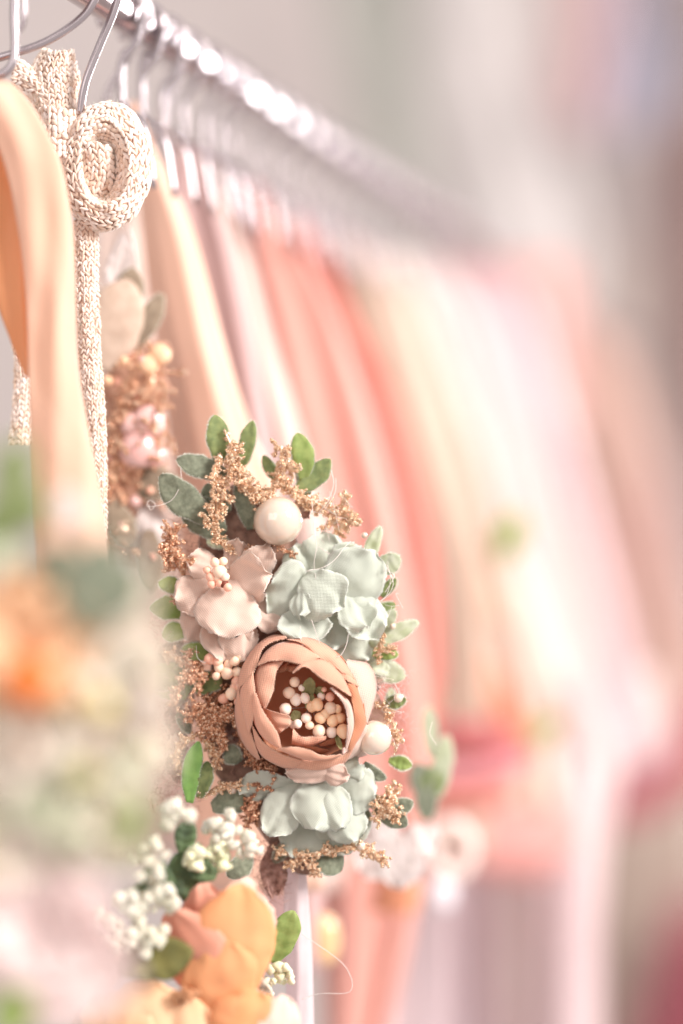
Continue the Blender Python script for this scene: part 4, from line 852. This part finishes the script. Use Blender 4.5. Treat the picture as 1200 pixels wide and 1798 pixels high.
for k in range(26):
    y = R.uniform(980, 1500); x = 235+30*math.sin(y/60)+R.uniform(-30, 16)
    petal(ga, (x-30, y+R.uniform(-20, 20), -20), (x+R.uniform(8, 40), y+R.uniform(-40, 30), -10), R.uniform(26, 50), R.choice([crm, crm, grn, wt]), D=gd, nu=9, nv=9, fray=0)
pe = thing('peony_headband', 'headband with a big orange peony and clusters of white buds below the rose headband', 'headband', W(380, 1850, 0, 0.56))
pd = 0.565
org = fabric('peony_orange', (252, 204, 156), (248, 184, 126), rough=.65, transl=.5, var=.02, nscale=9, weave=0)
orl = fabric('peony_light', (252, 218, 180), (250, 204, 156), rough=.65, transl=.4, var=.02, nscale=40)
orp = fabric('peony_pink', (246, 190, 166), (242, 172, 142), rough=.65, transl=.4, var=.02, nscale=40)
pl = fabric('peony_rim', (254, 228, 214), (252, 214, 196), rough=.7, transl=.4, var=.02)
pf = ball(pe, (400, 1720, -40), 50, org, pd, name='peony', squash=(1, 1.4, .6))
petal(pf, (390, 1800, -60), (436, 1546, -34), 130, pl, D=pd, cup=14, nh=(.5, 0, 1), fray=.9, ruffle=2.5)
petal(pf, (400, 1800, -50), (462, 1590, -30), 100, pl, D=pd, cup=12, nh=(.8, 0, 1), fray=.9, ruffle=2.5)
petal(pf, (400, 1780, -46), (352, 1556, -24), 110, orp, D=pd, cup=16, nh=(-.2, 0, 1), fray=.9, ruffle=2.5)
petal(pf, (400, 1800, -30), (410, 1552, -6), 150, org, D=pd, cup=26, nh=(.25, .1, 1), fray=.9, curl=10, ruffle=2.5)
petal(pf, (405, 1790, -20), (300, 1600, 2), 132, orp, D=pd, cup=22, nh=(-.4, .1, 1), fray=.9, curl=-8, ruffle=2.5)
petal(pf, (380, 1810, -12), (388, 1650, 16), 130, org, D=pd, cup=22, nh=(0, .2, 1), fray=.9, curl=-6, ruffle=2.5)
petal(pf, (420, 1850, -10), (446, 1736, 22), 130, org, D=pd, cup=20, nh=(.2, .2, 1), fray=.9, ruffle=2.5)
petal(pf, (480, 1860, -10), (494, 1748, 4), 84, pl, D=pd, cup=14, nh=(.5, .2, 1), fray=.9, ruffle=2.5)
petal(pf, (240, 1920, -6), (190, 1740, 8), 150, orl, D=pd, cup=24, nh=(-.4, .3, 1), fray=.9, ruffle=2.5)
petal(pf, (270, 1910, 0), (262, 1716, 18), 160, orl, D=pd, cup=26, nh=(.1, .3, 1), fray=.9, ruffle=2.5)
petal(pf, (340, 1900, 2), (336, 1744, 14), 110, orl, D=pd, cup=18, nh=(.2, .3, 1), fray=.9, ruffle=2.5)
budw = plain('white_bud', (218, 211, 196), .8, (200, 193, 172), 120, sss=.2)
budg = plain('cream_bud', (230, 226, 198), .7, (218, 216, 178), 120, sss=.2)
for c, r, n, m, D in [((305, 1432, 10), 34, 14, budw, .56), ((398, 1455, 10), 40, 18, budw, .575), ((375, 1500, 0), 36, 14, budg, .575), ((440, 1486, 6), 22, 8, budw, .575), ((262, 1510, 6), 34, 12, budw, .555), ((278, 1572, 6), 38, 14, budw, .56), ((230, 1580, 0), 30, 12, budw, .555), ((215, 1642, 6), 32, 12, budw, .555), ((262, 1640, 4), 34, 12, budw, .56), ((340, 1500, -6), 30, 10, budg, .57), ((492, 1712, 0), 24, 16, budg, .585), ((470, 1736, 0), 18, 9, budw, .585), ((180, 1610, 0), 24, 8, budw, .55)]:
    blossom(pe, 'bud_cluster', c, r, n, D, m, br=(7, 11) if D > .58 else (10, 15))
oliv = plain('olive_leaf_dark', (124, 116, 60), .7, (96, 92, 44), 200)
dkl = plain('dark_green_leaf', (92, 110, 72), .8, (70, 84, 60), 200)
for b_, t_, w_, m_, D in [((210, 1700, 0), (340, 1668, 10), 76, oliv, .56), ((478, 1690, 0), (516, 1598, 6), 54, leaf_lime, .59), ((240, 1610, -10), (250, 1550, -6), 44, dkl, .56), ((320, 1500, -14), (330, 1440, -10), 40, dkl, .57), ((300, 1560, -20), (250, 1530, -16), 60, dkl, .56), ((190, 1690, -10), (170, 1630, -8), 34, dkl, .555), ((380, 1540, -12), (330, 1520, -14), 44, dkl, .57), ((340, 1590, -20), (310, 1500, -20), 60, dkl, .57)]:
    leaf(pe, b_, t_, w_, m_, D=D, fuzz=False, puff=5, rib=5)
V, Fc = tube(WA([(120, 1900, -60), (150, 1800, -60), (190, 1720, -55), (250, 1660, -55)], .565), [34*.565/F, 22*.565/F, 12*.565/F], 14, 40); mk('felt_base', V, Fc, felt_t, pe)
sprig(pe, [[(305, 1760, 20), (320, 1744, 26), (340, 1740, 26)]], 10, 260, plain('tan_stamen', (206, 150, 110), .8), D=pd, size=(1, 5), name='stamen_tuft')
